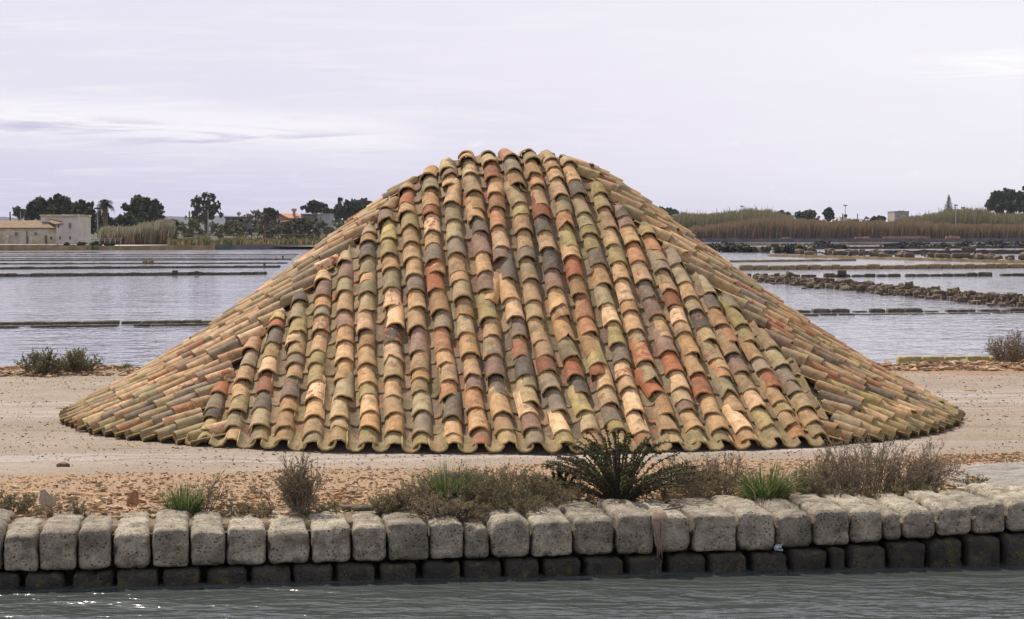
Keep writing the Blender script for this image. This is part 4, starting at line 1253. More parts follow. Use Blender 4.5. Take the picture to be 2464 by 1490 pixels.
# ------------------------------------------------------------------ far banks
def bank_wall(label, pts, zt, thick, mat):
    mb = MB(); V = []
    n = len(pts)
    P = []
    for (xa, ya), (xb, yb) in zip(pts[:-1], pts[1:]):
        m_ = max(2, int(math.hypot(xb - xa, yb - ya) / 1.5))
        for i in range(m_): P.append((xa + (xb - xa) * i / m_, ya + (yb - ya) * i / m_))
    P.append(pts[-1])
    for i, (x, y) in enumerate(P):
        h = zt(x) + 0.10 * fbm(x * 0.3, y * 0.3) + random.uniform(-.03, .03)
        V += [(x, y, -0.7), (x, y + random.uniform(-.05, .05), h), (x, y + thick, h - 0.02), (x, y + thick, -0.3)]
    fs = [(i * 4 + k, i * 4 + 4 + k, i * 4 + 5 + k, i * 4 + 1 + k) for i in range(len(P) - 1) for k in range(3)]
    mb.add(V, fs)
    return tag(mb.build('bank_wall', mat), label, 'wall', 'stone banks on the far shore')
bank_wall('ochre stone bank along the far left shore below the farmhouse', [(-110, 212), (-55, 221), (-34, 234)], lambda x: 0.36, 1.0, M_BANK)
bank_wall('dark grey stone bank on the left shore beside the mound', [(-33.9, 234.1), (-25, 240), (8, 345)], lambda x: 0.42, 1.0, M_BANKGREY)
bank_wall('long grey stone bank along the far right shore', [(25, 395), (43, 448), (130, 448), (260, 462)], lambda x: 0.62, 1.2, M_BANKGREY)

# ------------------------------------------------------------------ buildings
def wall_box(mb, x0, x1, y0, y1, z0, z1):
    mb.box(((x0 + x1) / 2, (y0 + y1) / 2, (z0 + z1) / 2), ((x1 - x0) / 2, (y1 - y0) / 2, (z1 - z0) / 2))

def building(name, d, label, cat='house'):
    root = empty(name, (0, d, 0), label, cat)
    return root

def opening(root, d, x0, x1, y0, y1, name, fmat, pmat, depth=0.12):
    """window or door from pixel corners on a wall plane at distance d: frame with a pane or leaf set in"""
    a = at(x0, y1, d); b = at(x1, y0, d)
    mb = MB(); t = min(0.10, (b.x - a.x) * 0.14)
    wall_box(mb, a.x - t, a.x, d - 0.08, d + 0.02, a.z, b.z + t); wall_box(mb, b.x, b.x + t, d - 0.08, d + 0.02, a.z, b.z + t)
    wall_box(mb, a.x, b.x, d - 0.08, d + 0.02, b.z, b.z + t)
    f = mb.build(name, fmat, root, origin=(0, 0, 0))
    mb = MB(); wall_box(mb, a.x, b.x, d - 0.03, d + 0.01, a.z, b.z)
    p = mb.build('pane' if name == 'window' else 'leaf', pmat, None, origin=(0, 0, 0))
    p.parent = f
    return f

k5 = lambda x, y: (x / 5.851, 451.2 + y / 5.851)
D = 290.0
fh = empty('farmhouse', at(110, 589, D), 'old L-shaped farmhouse with a square end tower and peeling ochre wing', 'house')
def zz5(y): return at(0, k5(0, y)[1], D).z
def xx5(x): return at(k5(x, 0)[0], 560, D).x
mb = MB(); wall_box(mb, xx5(880), xx5(1095), D, D + 9, -0.3, zz5(405)); mb.build('tower_wall', M_PLASTER, fh, origin=(0, 0, 0))
mb = MB(); wall_box(mb, xx5(505), xx5(880) - .01, D + 3.0, D + 9, -0.3, zz5(405)); mb.build('rear_wall', M_PLASTER, fh, origin=(0, 0, 0))
mb = MB(); wall_box(mb, xx5(872), xx5(1103), D - 0.35, D + 9.2, zz5(405), zz5(380)); wall_box(mb, xx5(497), xx5(872) - .01, D + 2.7, D + 9.2, zz5(405), zz5(380)); mb.build('parapet', M_OCHRE, fh, origin=(0, 0, 0))
mb = MB(); wall_box(mb, xx5(790), xx5(880) - .01, D + 0.02, D + 3.5, -0.3, zz5(505)); mb.build('lean_to_wall', M_PLASTER, fh, origin=(0, 0, 0))
# long low wing running off to the left
mb = MB(); wall_box(mb, xx5(-420), xx5(790) - .01, D + 0.3, D + 7, -0.3, zz5(578)); mb.build('wing_wall', M_OCHRE, fh, origin=(0, 0, 0))
def roof(root, x0, x1, y0, y1, ze, zr, mat, name='roof', hip=0.0, over=0.25):
    mb = MB(); ym = (y0 + y1) / 2
    V = [(x0 - over, y0 - over, ze), (x1 + over, y0 - over, ze), (x1 - hip, ym, zr), (x0 + hip, ym, zr), (x1 + over, y1 + over, ze), (x0 - over, y1 + over, ze)]
    V += [(v[0], v[1], v[2] - 0.14) for v in V]
    mb.add(V, [(0, 1, 2, 3), (2, 4, 5, 3), (1, 4, 2), (0, 3, 5), (6, 9, 8, 7), (8, 9, 11, 10), (0, 6, 7, 1), (4, 10, 11, 5), (1, 7, 8, 2), (2, 8, 10, 4), (3, 9, 6, 0), (5, 11, 9, 3)])
    return mb.build(name, mat, root, origin=(0, 0, 0))
roof(fh, xx5(-420), xx5(790) - 0.3, D + 0.3, D + 7, zz5(578) + .12, zz5(462), M_ROOF, hip=0.0)
mb = MB(); xa, xm, xb = xx5(615), xx5(650), xx5(893)
mb.add([(xa, D + 3.2, zz5(470)), (xm, D + 2.9, zz5(440)), (xb, D + 2.9, zz5(495)), (xb, D - 0.2, zz5(503)), (xx5(785), D - 0.2, zz5(515)), (xa + .2, D + 2.0, zz5(478))],
       [(0, 5, 1), (1, 5, 4, 2), (2, 4, 3)])
o = mb.build('lean_to_roof', M_ROOF, fh, origin=(0, 0, 0)); o.modifiers.new('thickness', 'SOLIDIFY').thickness = 0.15
for x0, x1, y0, y1, pm in [(968, 1005, 500, 578, M_GLASS), (978, 998, 690, 732, M_DARK), (836, 857, 690, 732, M_DARK), (812, 833, 525, 567, M_DARK)]:
    opening(fh, D if x0 > 880 else D + 0.02, *(k5(x0, 0)[0], k5(x1, 0)[0], k5(0, y0)[1], k5(0, y1)[1]), 'window', M_OCHRE, pm)
for x0, x1, y0, y1, pm in [(708, 732, 690, 732, M_DARK), (487, 522, 628, 677, M_GLASS), (210, 250, 630, 682, M_GLASS)]:
    opening(fh, D + 0.3, *(k5(x0, 0)[0], k5(x1, 0)[0], k5(0, y0)[1], k5(0, y1)[1]), 'window', M_OCHRE, pm)
for x0, x1, y0, y1 in [(634, 666, 675, 803), (384, 404, 692, 800)]:
    opening(fh, D + 0.3, *(k5(x0, 0)[0], k5(x1, 0)[0], k5(0, y0)[1], k5(0, y1)[1]), 'door', M_OCHRE, M_DOOR)
mb = MB(); wall_box(mb, xx5(85), xx5(135), D - 0.9, D + 0.4, -0.3, zz5(700)); V = [(xx5(85), D - .9, zz5(700)), (xx5(135), D - .9, zz5(700)), (xx5(165), D + .28, zz5(660)), (xx5(100), D + .28, zz5(660))]
mb.add(V, [(0, 1, 2, 3)]); mb.build('oven_buttress', M_OCHRE, fh, origin=(0, 0, 0))
mb = MB(); wall_box(mb, xx5(366), xx5(380), D + .1, D + .32, -0.2, zz5(612)); mb.build('downpipe', M_ROOF, fh, origin=(0, 0, 0))

# sandy track and grass verge beside the farmhouse
mb = MB(); V = []
for i in range(24):
    x = -68 + i * 2.0; y = 262 - i * 0.8
    V += [(x, y - 12 + i * .2, land_z(x, y - 12) + 0.10), (x, y + 12 - i * .25, land_z(x, y + 12) + 0.14)]
mb.add(V, [(2 * i, 2 * i + 2, 2 * i + 3, 2 * i + 1) for i in range(23)])
tag(mb.build('sandy_track', M_SAND, smooth=True, origin=(0, 0, 0)), kind='structure')

k6 = lambda x, y: (391 + x / 5.12, 451.2 + y / 5.12)
def rect6(x0, x1, y0, y1, d):
    a = at(*k6(x0, y1), d); b = at(*k6(x1, y0), d); return a, b
# pink house
d = 420.0
ph = empty('pink_house', at(*k6(1500, 480), d), 'pink rendered house with orange tiled roof and one chimney', 'house')
a, b = rect6(1340, 1700, 372, 500, d); mb = MB(); wall_box(mb, a.x, b.x, d, d + 9, a.z - 1, b.z); g0 = (a.x, b.x, b.z)
gx0, gx1 = at(*k6(1340, 0), d).x, at(*k6(1550, 0), d).x; gp = at(*k6(1440, 328), d).z
mb.add([(gx0, d - .02, b.z), (gx1, d - .02, b.z), ((gx0 + gx1) / 2, d - .02, gp), (gx0, d + 6, b.z), (gx1, d + 6, b.z), ((gx0 + gx1) / 2, d + 6, gp)], [(0, 1, 2), (3, 5, 4)])
mb.build('wall', M_PINK, ph, origin=(0, 0, 0))
mb = MB(); xm = (gx0 + gx1) / 2; ze = b.z; e = 0.3
V = [(gx0 - e, d - .4, ze - .15), (xm, d - .4, gp + .15), (xm, d + 6, gp + .15), (gx0 - e, d + 6, ze - .15), (gx1, d - .4, ze - .1)]
rr = at(*k6(1690, 0), d).x
V += [(rr - 1.0, d + 4.5, gp + .15), (rr + .8, d - .3, ze), (xm + .01, d + 4.5, gp + .15)]
mb.add(V, [(0, 1, 2, 3), (1, 4, 6, 5, 7)])
rf = mb.build('roof', M_ROOFRED, ph, origin=(0, 0, 0)); rf.modifiers.new('thickness', 'SOLIDIFY').thickness = 0.18
a, b = rect6(1596, 1626, 290, 358, d); mb = MB(); wall_box(mb, a.x, b.x, d + 1.2, d + 2.2, a.z, b.z); wall_box(mb, a.x - .2, b.x + .2, d + 1.0, d + 2.4, b.z, b.z + .5)
c_ = mb.build('chimney', M_PINK, None, origin=(0, 0, 0)); c_.parent = rf
a, b = rect6(1300, 1500, 395, 445, d - 4); mb = MB(); mb.add([(a.x, d - 4, a.z), (b.x - 2, d - 4, a.z), (b.x + 1.5, d - .05, b.z), (a.x + 3, d - .05, b.z)], [(0, 1, 2, 3)])
o = mb.build('porch_roof', M_ROOF, ph, origin=(0, 0, 0)); o.modifiers.new('thickness', 'SOLIDIFY').thickness = 0.15
for x0, x1, y0, y1 in [(1413, 1428, 362, 384), (1586, 1600, 382, 408), (1672, 1684, 385, 412)]:
    opening(ph, d - .02, k6(x0, 0)[0], k6(x1, 0)[0], k6(0, y0)[1], k6(0, y1)[1], 'window', M_PINK, M_DARK)
# grey house
d = 400.0
gh = empty('grey_house', at(*k6(1880, 490), d), 'unfinished flat roofed grey concrete house beside the pink one', 'house')
a, b = rect6(1905, 2060, 328, 510, d); mb = MB(); wall_box(mb, a.x, b.x, d, d + 9, a.z - 1, b.z); mb.build('front_wall', M_CONC, gh, origin=(0, 0, 0))
a, b = rect6(1703, 1904, 332, 510, d + 1.5); mb = MB(); wall_box(mb, a.x, b.x, d + 1.5, d + 9, a.z - 1, b.z); mb.build('side_wall', M_CONC, gh, origin=(0, 0, 0))
a, b = rect6(1700, 2064, 322, 331, d); mb = MB(); wall_box(mb, a.x, b.x, d - .25, d + 9.2, a.z, b.z); mb.build('roof_slab', M_CONC, gh, origin=(0, 0, 0))
opening(gh, d, k6(1938, 0)[0], k6(1958, 0)[0], k6(0, 368)[1], k6(0, 430)[1], 'window', M_PINK, M_GLASS)
opening(gh, d + 1.5, k6(1750, 0)[0], k6(1768, 0)[0], k6(0, 345)[1], k6(0, 395)[1], 'window', M_CONC, M_GLASS)
# low dark house with flat roof
d = 430.0
lh = empty('low_house', at(*k6(900, 470), d), 'low dark flat roofed house half hidden by gardens', 'house')
a, b = rect6(775, 1040, 378, 500, d); mb = MB(); wall_box(mb, a.x, b.x, d, d + 8, a.z - 1, b.z); mb.build('wall', plain('brown render', (0.13, 0.10, 0.085), (0.17, 0.135, 0.115), 1), lh, origin=(0, 0, 0))
a, b = rect6(765, 1060, 366, 379, d); mb = MB(); wall_box(mb, a.x, b.x, d - .5, d + 8.4, a.z, b.z); mb.build('roof', M_DARK, lh, origin=(0, 0, 0))
a, b = rect6(935, 1000, 335, 366, d + 2); mb = MB(); mb.add([(a.x, d + 2, a.z), (b.x, d + 2, a.z), (b.x, d + 2, b.z), (a.x + 1.6, d + 2, b.z), (a.x, d + 5, a.z), (b.x, d + 5, a.z), (b.x, d + 5, b.z), (a.x + 1.6, d + 5, b.z)], [(0, 1, 2, 3), (7, 6, 5, 4), (0, 3, 7, 4), (3, 2, 6, 7), (1, 5, 6, 2)]); mb.build('stair_tower', M_OCHRE, lh, origin=(0, 0, 0))
# round water tank on a mast
p = at(*k6(940, 322), 520); mb = MB()
tk = empty('globe_mast', (p.x, 520, 0), 'small pale globe on a mast above the low dark house', 'mast')
th = np.linspace(-math.pi / 2, math.pi / 2, 7); r_ = 0.55
V = [(p.x + r_ * math.cos(t_) * math.cos(q), 520 + r_ * math.cos(t_) * math.sin(q), p.z + r_ * math.sin(t_)) for t_ in th for q in np.arange(10) * math.pi / 5]
mb.add(V, [(i * 10 + j, i * 10 + (j + 1) % 10, i * 10 + 10 + (j + 1) % 10, i * 10 + 10 + j) for i in range(6) for j in range(10)]); mb.build('globe', M_CONC, tk, smooth=True, origin=(0, 0, 0))
mb = MB(); mb.tube([(p.x, 520, 1), (p.x, 520, p.z - .5)], 0.12, 6); mb.build('mast', M_CONC, tk, origin=(0, 0, 0))

k8 = lambda x, y: (1985 + x / 5.145, 445.2 + y / 5.145)
k7 = lambda x, y: (1564 + x / 5.12, 469.2 + y / 5.12)
d = 640.0
bh = empty('block_house', at(*k8(950, 440), d), 'square flat roofed beige house behind the reeds at right', 'house')
a, b = at(*k8(862, 445), d), at(*k8(1040, 330), d); mb = MB(); wall_box(mb, a.x, b.x, d, d + 12, a.z - 4, b.z); mb.build('wall', plain('beige render', (0.36, 0.31, 0.27), (0.42, 0.37, 0.33), 0.5), bh, origin=(0, 0, 0))
a, b = at(*k8(858, 330), d), at(*k8(1044, 324), d); mb = MB(); wall_box(mb, a.x, b.x, d - .4, d + 12.3, a.z, b.z); mb.build('roof_slab', M_CONC, bh, origin=(0, 0, 0))
for x in (936, 975):
    a, b = at(*k8(x - 9, 325), d), at(*k8(x + 9, 314), d); mb = MB(); wall_box(mb, a.x, b.x, d + 1, d + 3, a.z, b.z); mb.build('roof_tank', M_CONC, bh, origin=(0, 0, 0))
opening(bh, d, k8(893, 0)[0], k8(925, 0)[0], k8(0, 378)[1], k8(0, 398)[1], 'window', M_CONC, M_GLASS)
yh = empty('yellow_house', at(*k8(260, 440), d), 'low pale and yellow houses glimpsed beside a lamp post at right', 'house')
a, b = at(*k8(185, 450), d), at(*k8(272, 395), d); mb = MB(); wall_box(mb, a.x, b.x, d, d + 8, a.z - 4, b.z); mb.build('pale_wall', M_PLASTER, yh, origin=(0, 0, 0))
a, b = at(*k8(276, 450), d), at(*k8(338, 416), d); mb = MB(); wall_box(mb, a.x + .05, b.x, d + 1, d + 8, a.z - 4, b.z); mb.build('yellow_wall', plain('yellow render', (0.50, 0.35, 0.14), (0.54, 0.40, 0.18), 1), yh, origin=(0, 0, 0))
fb = empty('flat_house', at(*k8(1760, 320), d), 'flat roof with a small stair tower peeping over the reeds', 'house')
a, b = at(*k8(1700, 330), d), at(*k8(1800, 296), d); mb = MB(); wall_box(mb, a.x, b.x, d, d + 8, a.z - 6, b.z); mb.build('wall', M_PLASTER, fb, origin=(0, 0, 0))
a, b = at(*k8(1718, 296), d), at(*k8(1746, 270), d); mb = MB(); wall_box(mb, a.x, b.x, d + 1, d + 4, a.z, b.z); mb.build('stair_tower', M_ROOF, fb, origin=(0, 0, 0))

# stacks of tiles on the right bank
for x0, x1, y0, y1, lb in [(730, 1305, 530, 547, 'long low stack of old tiles on the right bank, leftmost'), (1612, 1750, 516, 545, 'short heap of old tiles on the right bank')]:
    a, b = at(*k7(x0, y1 + 6), 449.5), at(*k7(x1, y0), 449.5)
    mb = MB(); n = 14; V = []
    for i in range(n + 1):
        x = a.x + (b.x - a.x) * i / n; h = b.z - random.uniform(0, .35) if 0 < i < n else a.z + .5 * (b.z - a.z)
        V += [(x, 449.6, a.z - .3), (x, 449.8, h), (x, 451.2, h - .1), (x, 451.4, a.z - .3)]
    mb.add(V, [(i * 4 + k, i * 4 + 4 + k, i * 4 + 5 + k, i * 4 + 1 + k) for i in range(n) for k in range(3)] + [(0, 1, 2, 3), (n * 4 + 3, n * 4 + 2, n * 4 + 1, n * 4)])
    tag(mb.build('tile_stack', M_BRICK), lb, 'tile stack', 'stacks of old tiles on the right bank')
for x0, x1, y0, y1, lb in [(380, 565, 635, 655, 'faint tile stack on the right bank below the lamp'), (730, 1310, 626, 656, 'long orange tile stack on the right bank below the square house'), (1505, 1675, 626, 646, 'small orange tile stack on the right bank, rightmost')]:
    a, b = at(*k8(x0, y1), 449.5), at(*k8(x1, y0), 449.5)
    mb = MB(); n = 14; V = []
    for i in range(n + 1):
        x = a.x + (b.x - a.x) * i / n; h = b.z - random.uniform(0, .3) if 0 < i < n else a.z + .5 * (b.z - a.z)
        V += [(x, 449.6, a.z - .3), (x, 449.8, h), (x, 451.2, h - .1), (x, 451.4, a.z - .3)]
    mb.add(V, [(i * 4 + k, i * 4 + 4 + k, i * 4 + 5 + k, i * 4 + 1 + k) for i in range(n) for k in range(3)] + [(0, 1, 2, 3), (n * 4 + 3, n * 4 + 2, n * 4 + 1, n * 4)])
    tag(mb.build('tile_stack', M_BRICK), lb, 'tile stack', 'stacks of old tiles on the right bank')

# ------------------------------------------------------------------ lamp posts, poles, sign
def lamp(px, ytop, ybot, d, label, box_y=None):
    a, b = at(px, ybot, d), at(px, ytop, d)
    root = empty('street_lamp', (a.x, d, a.z), label, 'street lamp', 'lamp posts on the far shore')
    mb = MB(); mb.tube([(a.x, d, a.z - 1.0), (a.x, d, b.z)], [0.10, 0.07], 6); mb.build('pole', M_METAL, root, origin=(0, 0, 0))
    mb = MB(); mb.box((a.x, d, b.z + 0.10), (0.42, 0.25, 0.11)); mb.build('lamp_head', M_BIN, root, origin=(0, 0, 0))
    if box_y:
        z = at(px, box_y, d).z; mb = MB(); mb.box((a.x, d - .2, z), (0.38, 0.2, 0.28)); mb.build('switch_box', M_BIN, root, origin=(0, 0, 0))
lamp(k5(1376, 0)[0], k5(0, 305)[1], k5(0, 700)[1], 285, 'lamp post left of the left reed bed')
lamp(k5(291, 0)[0], k5(0, 325)[1], k5(0, 480)[1], 360, 'lamp post behind the farmhouse wing')
lamp(k6(561, 0)[0], k6(0, 262)[1], k6(0, 575)[1], 300, 'lamp post in front of the airy tall tree')
lamp(k6(1970, 0)[0], k6(0, 290)[1], k6(0, 520)[1], 330, 'lamp post in front of the grey concrete house')
lamp(k7(1131, 0)[0], k7(0, 146)[1], k7(0, 470)[1], 460, 'lamp post in the right reeds closest to the mound')
lamp(k8(252, 0)[0], k8(0, 260)[1], k8(0, 480)[1], 470, 'lamp post with a switch box beside the yellow house', k8(0, 380)[1])
lamp(k8(1618, 0)[0], k8(0, 257)[1], k8(0, 540)[1], 460, 'lamp post right of the tiered conifer')
for (px, yt, yb, d, lb) in [(k5(143, 0)[0], k5(0, 343)[1], k5(0, 470)[1], 380, 'wooden utility pole behind the farmhouse wing'), (k6(332, 0)[0], k6(0, 293)[1], k6(0, 450)[1], 380, 'wooden utility pole left of the airy tall tree'), (k8(403, 0)[0], k8(0, 355)[1], k8(0, 460)[1], 600, 'utility pole right of the yellow house'), (k8(219, 0)[0], k8(0, 352)[1], k8(0, 460)[1], 560, 'utility pole left of the lamp with the switch box')]:
    a, b = at(px, yb, d), at(px, yt, d); mb = MB(); mb.tube([(a.x, d, a.z - 1.5), (a.x, d, b.z)], 0.14, 6)
    tag(mb.build('utility_pole', M_BARK), lb, 'pole', 'wooden utility poles')
d = 298; a, b = at(*k6(571, 532), d), at(*k6(592, 488), d)
sg = empty('road_sign', (a.x, d, a.z - 1), 'small blue rectangular road sign on a post', 'sign')
mb = MB(); wall_box(mb, a.x, b.x, d, d + .04, a.z + .7, b.z); mb.build('sign_face', M_SIGN, sg, origin=(0, 0, 0))
mb = MB(); wall_box(mb, a.x, b.x, d, d + .04, a.z, a.z + .66); mb.build('lower_plate', M_WHITE, sg, origin=(0, 0, 0))
mb = MB(); xm = (a.x + b.x) / 2; zc = (a.z + .7 + b.z) / 2; hz = (b.z - a.z - .7) / 2
mb.box((xm, d - .012, zc - .1), (.07, .008, hz * .55)); mb.add([(xm - .2, d - .02, zc + hz * .25), (xm + .2, d - .02, zc + hz * .25), (xm, d - .02, zc + hz * .8)], [(0, 1, 2)]); mb.build('arrow', M_WHITE, sg, origin=(0, 0, 0))
mb = MB(); mb.tube([(xm, d + .08, a.z - 2.5), (xm, d + .08, b.z)], .05, 6); mb.build('post', M_METAL, sg, origin=(0, 0, 0))
for x0, x1, y0, y1, d, lb in [(1279, 1321, 558, 590, 262, 'dark box standing in the rough grass left of the mound'), (1060, 1090, 518, 542, 300, 'dark blue bin in the garden hedge')]:
    a, b = at(*k6(x0, y1), d), at(*k6(x1, y0), d); mb = MB(); wall_box(mb, a.x, b.x, d, d + 1.2, a.z - .5, b.z)
    wall_box(mb, a.x - .06, b.x + .06, d - .06, d + 1.26, b.z, b.z + .12)
    tag(mb.build('waste_bin', M_BIN), lb, 'bin')
# rustic fence left of the reeds
fn = empty('rail_fence', at(*k5(1400, 760), 262), 'thin grey rail fence beside the farmhouse', 'fence')
y_ = 262
for i, x in enumerate(np.linspace(1100, 1700, 9)):
    a = at(*k5(x, 768), y_); b = at(*k5(x, 712), y_); mb = MB(); mb.tube([(a.x, y_, a.z - .6), (a.x, y_, b.z)], .06, 5); mb.build('post', M_METAL, fn, origin=(0, 0, 0))
for yy in (716, 742):
    a = at(*k5(1100, yy), y_); b = at(*k5(1700, yy), y_); mb = MB(); mb.tube([a, b], .04, 5); mb.build('rail', M_METAL, fn, origin=(0, 0, 0))
fn = empty('rustic_fence', at(*k6(1500, 600), 255), 'rustic fence of crossed wooden poles in the rough grass', 'fence')
for i, x in enumerate(np.linspace(880, 1900, 15)):
    a = at(*k6(x, 640), 255); b = at(*k6(x, 582), 255); mb = MB(); mb.tube([(a.x, 255, a.z - .4), (a.x, 255, b.z)], .07, 5); mb.build('post', M_BARK, fn, origin=(0, 0, 0))
    c_ = at(*k6(x + 62, 636), 255); mb = MB(); mb.tube([(b.x, 254.9, b.z), (c_.x, 254.9, c_.z)], .05, 5); mb.build('brace', M_BARK, fn, origin=(0, 0, 0))
a = at(*k6(250, 588), 255); b = at(*k6(1900, 584), 255); mb = MB(); mb.tube([a, b], .05, 5); mb.build('rail', M_BARK, fn, origin=(0, 0, 0))

# ------------------------------------------------------------------ far vegetation
PINE = [(0.080, 0.10, 0.052), (0.105, 0.125, 0.062), (0.060, 0.076, 0.042), (0.14, 0.155, 0.08)]
OLIVE = [(0.12, 0.13, 0.065), (0.155, 0.16, 0.085), (0.09, 0.10, 0.05), (0.19, 0.185, 0.105)]
DRYT = [(0.22, 0.19, 0.13), (0.28, 0.24, 0.16), (0.17, 0.15, 0.10)]
def crown_cards(mb, blobs, n, size, cols, flat=1.0):
    """blobs: (cx, cy, cz, rx, ry, rz); leaf clumps spread through each"""
    sat = []
    for b in blobs:
        for q in range(7):
            a = random.uniform(-0.5, 3.64); k = random.uniform(0.16, 0.34)
            sat.append((b[0] + math.cos(a) * b[3] * 0.98, b[1] + random.uniform(-.5, .5) * b[4], b[2] + math.sin(a) * b[5] * 0.98, b[3] * k * .8, b[4] * k, b[5] * k * random.uniform(.9, 1.5)))
    blobs = list(blobs) + sat
    w = np.array([b[3] * b[5] for b in blobs]); w = w / w.sum()
    for b, k in zip(blobs, np.round(w * n).astype(int)):
        if k < 1: continue
        sub = max(3, k // 40); ctr = unit(rng.normal(0, 1, (sub, 3))) * rng.uniform(0.35, 1.12, (sub, 1))
        pick = rng.integers(sub, size=k)
        p = ctr[pick] + rng.normal(0, 0.145, (k, 3))
        C = np.array(b[:3]) + p * np.array(b[3:6])
        n1 = unit(rng.normal(0, 1, (k, 3))); n2 = unit(np.cross(n1, rng.normal(0, 1, (k, 3))))
        s_ = size * rng.uniform(0.5, 1.2, (k, 1))
        Q = np.stack([C - n1 * s_ - n2 * s_ * .5, C + n1 * s_ * .9 - n2 * s_ * .55, C + n1 * s_ + n2 * s_ * .5, C - n1 * s_ * .8 + n2 * s_ * .6], 1)
        c = np.asarray(cols)[rng.integers(len(cols), size=k)] * rng.uniform(0.75, 1.25, (k, 1))
        mb.quads(Q, tint=c)

def tree(name, d, blobs_px, base_px, label, cols, n=2600, size=0.34, trunk_r=0.3, cat='tree', group=None, limbs=True):
    """blobs_px: (px, py, rx, ry) in photograph units"""
    m = d / F
    B = []
    for px, py, rx, ry in blobs_px:
        p = at(px, py, d); B.append((p.x, d + random.uniform(-1, 1) * rx * m * 0.4, p.z, rx * m, max(rx, ry) * m * 0.8, ry * m))
    b = at(base_px[0], base_px[1], d)
    root = empty(name, (b.x, d, b.z), label, cat, group)
    mb = MB(); crown_cards(mb, B, n, size, cols); mb.build('crown', M_FARLEAF, root, origin=(0, 0, 0))
    mb = MB(); zs = max(q[2] for q in B)
    top = np.array([np.mean([q[0] for q in B]), d, b.z + (zs - b.z) * 0.75])
    mb.tube([(b.x, d, b.z - 1.0), (b.x * .6 + top[0] * .4, d, b.z + (top[2] - b.z) * .4), top], [trunk_r, trunk_r * .75, trunk_r * .3], 6)
    if limbs:
        for q in B:
            st = np.array([b.x * .6 + top[0] * .4, d, b.z + (top[2] - b.z) * random.uniform(.3, .6)])
            mb.tube([st, (st + np.array(q[:3])) / 2 + np.array([0, 0, -.3]), q[:3]], [trunk_r * .5, trunk_r * .35, trunk_r * .12], 5)
    mb.build('trunk', M_BARK, root, origin=(0, 0, 0))
    return root

def palm(name, d, px, ytop, ycrown, ybase, r_px, label, nfr=42, droop=0.7, trunk_r=0.35, skirt=True):
    m = d / F; c = at(px, ycrown, d); b = at(px, ybase, d); r = r_px * m
    root = empty(name, (b.x, d, b.z), label, 'palm tree', 'palm trees on the far shore')
    mb = MB(); mb.tube([(b.x, d, b.z - 1), (b.x + .1, d, (b.z + c.z) / 2), (c.x, d, c.z)], [trunk_r * 1.2, trunk_r, trunk_r * .9], 7); mb.build('trunk', M_BARK, root, origin=(0, 0, 0))
    mb = MB()
    for i in range(int(nfr * 1.6)):
        a = random.uniform(0, 6.283); el = random.uniform(-0.55 if skirt else -0.15, 1.35); L_ = r * random.uniform(0.85, 1.15)
        t = np.linspace(0, 1, 7)
        h = np.array([math.cos(a), math.sin(a), 0])
        pts = np.array([c.x, c.y, c.z]) + np.outer(t * L_ * math.cos(el), h) + np.outer(t * L_ * math.sin(el) - droop * L_ * t ** 2.2 * 0.6, (0, 0, 1))
        sd = np.cross(h, (0, 0, 1))
        col = np.array(random.choice([(0.05, 0.065, 0.03), (0.07, 0.085, 0.04), (0.04, 0.05, 0.025)] if el > -0.2 else [(0.14, 0.11, 0.07), (0.10, 0.085, 0.05)]))
        for j in range(1, 7):
            for s_ in (-1, 1):
                e = pts[j] + sd * s_ * L_ * 0.30 * (1 - t[j] * .5) + (pts[j] - pts[j - 1]) * 0.9 + np.array([0, 0, -0.10 * L_])
                mb.add([pts[j - 1], pts[j], e], [(0, 1, 2)], tint=col * random.uniform(.8, 1.2))
    mb.build('fronds', M_FARLEAF, root, origin=(0, 0, 0))

def K5(l): return [(x / 5.851, 451.2 + y / 5.851, rx / 5.851, ry / 5.851) for x, y, rx, ry in l]
def K6(l): return [(391 + x / 5.12, 451.2 + y / 5.12, rx / 5.12, ry / 5.12) for x, y, rx, ry in l]
def K7(l): return [(1564 + x / 5.12, 469.2 + y / 5.12, rx / 5.12, ry / 5.12) for x, y, rx, ry in l]
def K8(l): return [(1985 + x / 5.145, 445.2 + y / 5.145, rx / 5.145, ry / 5.145) for x, y, rx, ry in l]
G1 = 'trees on the far shore'
tree('round_tree', 430, K5([(270, 350, 65, 55), (240, 380, 35, 40), (305, 370, 35, 45)]), k5(270, 470), 'small round tree above the farmhouse wing', OLIVE, 900, .4, group=G1)
tree('pine_tree', 340, K5([(470, 330, 75, 110), (560, 290, 80, 110), (640, 330, 90, 110), (420, 400, 50, 80), (600, 230, 40, 50)]), k5(540, 480), 'dark broad pine directly behind the farmhouse, left one', PINE, 3800, .36, group=G1)
tree('pine_tree', 345, K5([(800, 240, 70, 110), (900, 280, 100, 120), (740, 330, 80, 110), (960, 330, 80, 130), (850, 360, 130, 90), (945, 210, 30, 60), (700, 250, 40, 70)]), k5(850, 480), 'tallest dark pine behind the square tower', PINE, 4800, .36, group=G1)
tree('pine_tree', 325, K5([(1170, 330, 90, 120), (1260, 400, 100, 140), (1130, 470, 90, 200), (1250, 560, 130, 140), (1330, 480, 90, 150), (1080, 300, 50, 90), (1150, 250, 40, 60)]), k5(1220, 700), 'dark bushy pine right of the square tower', PINE, 5200, .34, group=G1)
tree('olive_tree', 320, K5([(1450, 470, 70, 110), (1530, 530, 80, 90), (1420, 570, 60, 90)]), k5(1470, 680), 'grey green bushy tree under the fan palm', OLIVE + PINE, 1800, .32, group=G1)
tree('olive_tree', 322, K5([(1760, 470, 110, 70), (1680, 510, 70, 60), (1850, 500, 90, 70)]), k5(1770, 640), 'low wide dark tree between the fan palm and the big pine', PINE, 2200, .32, group=G1)
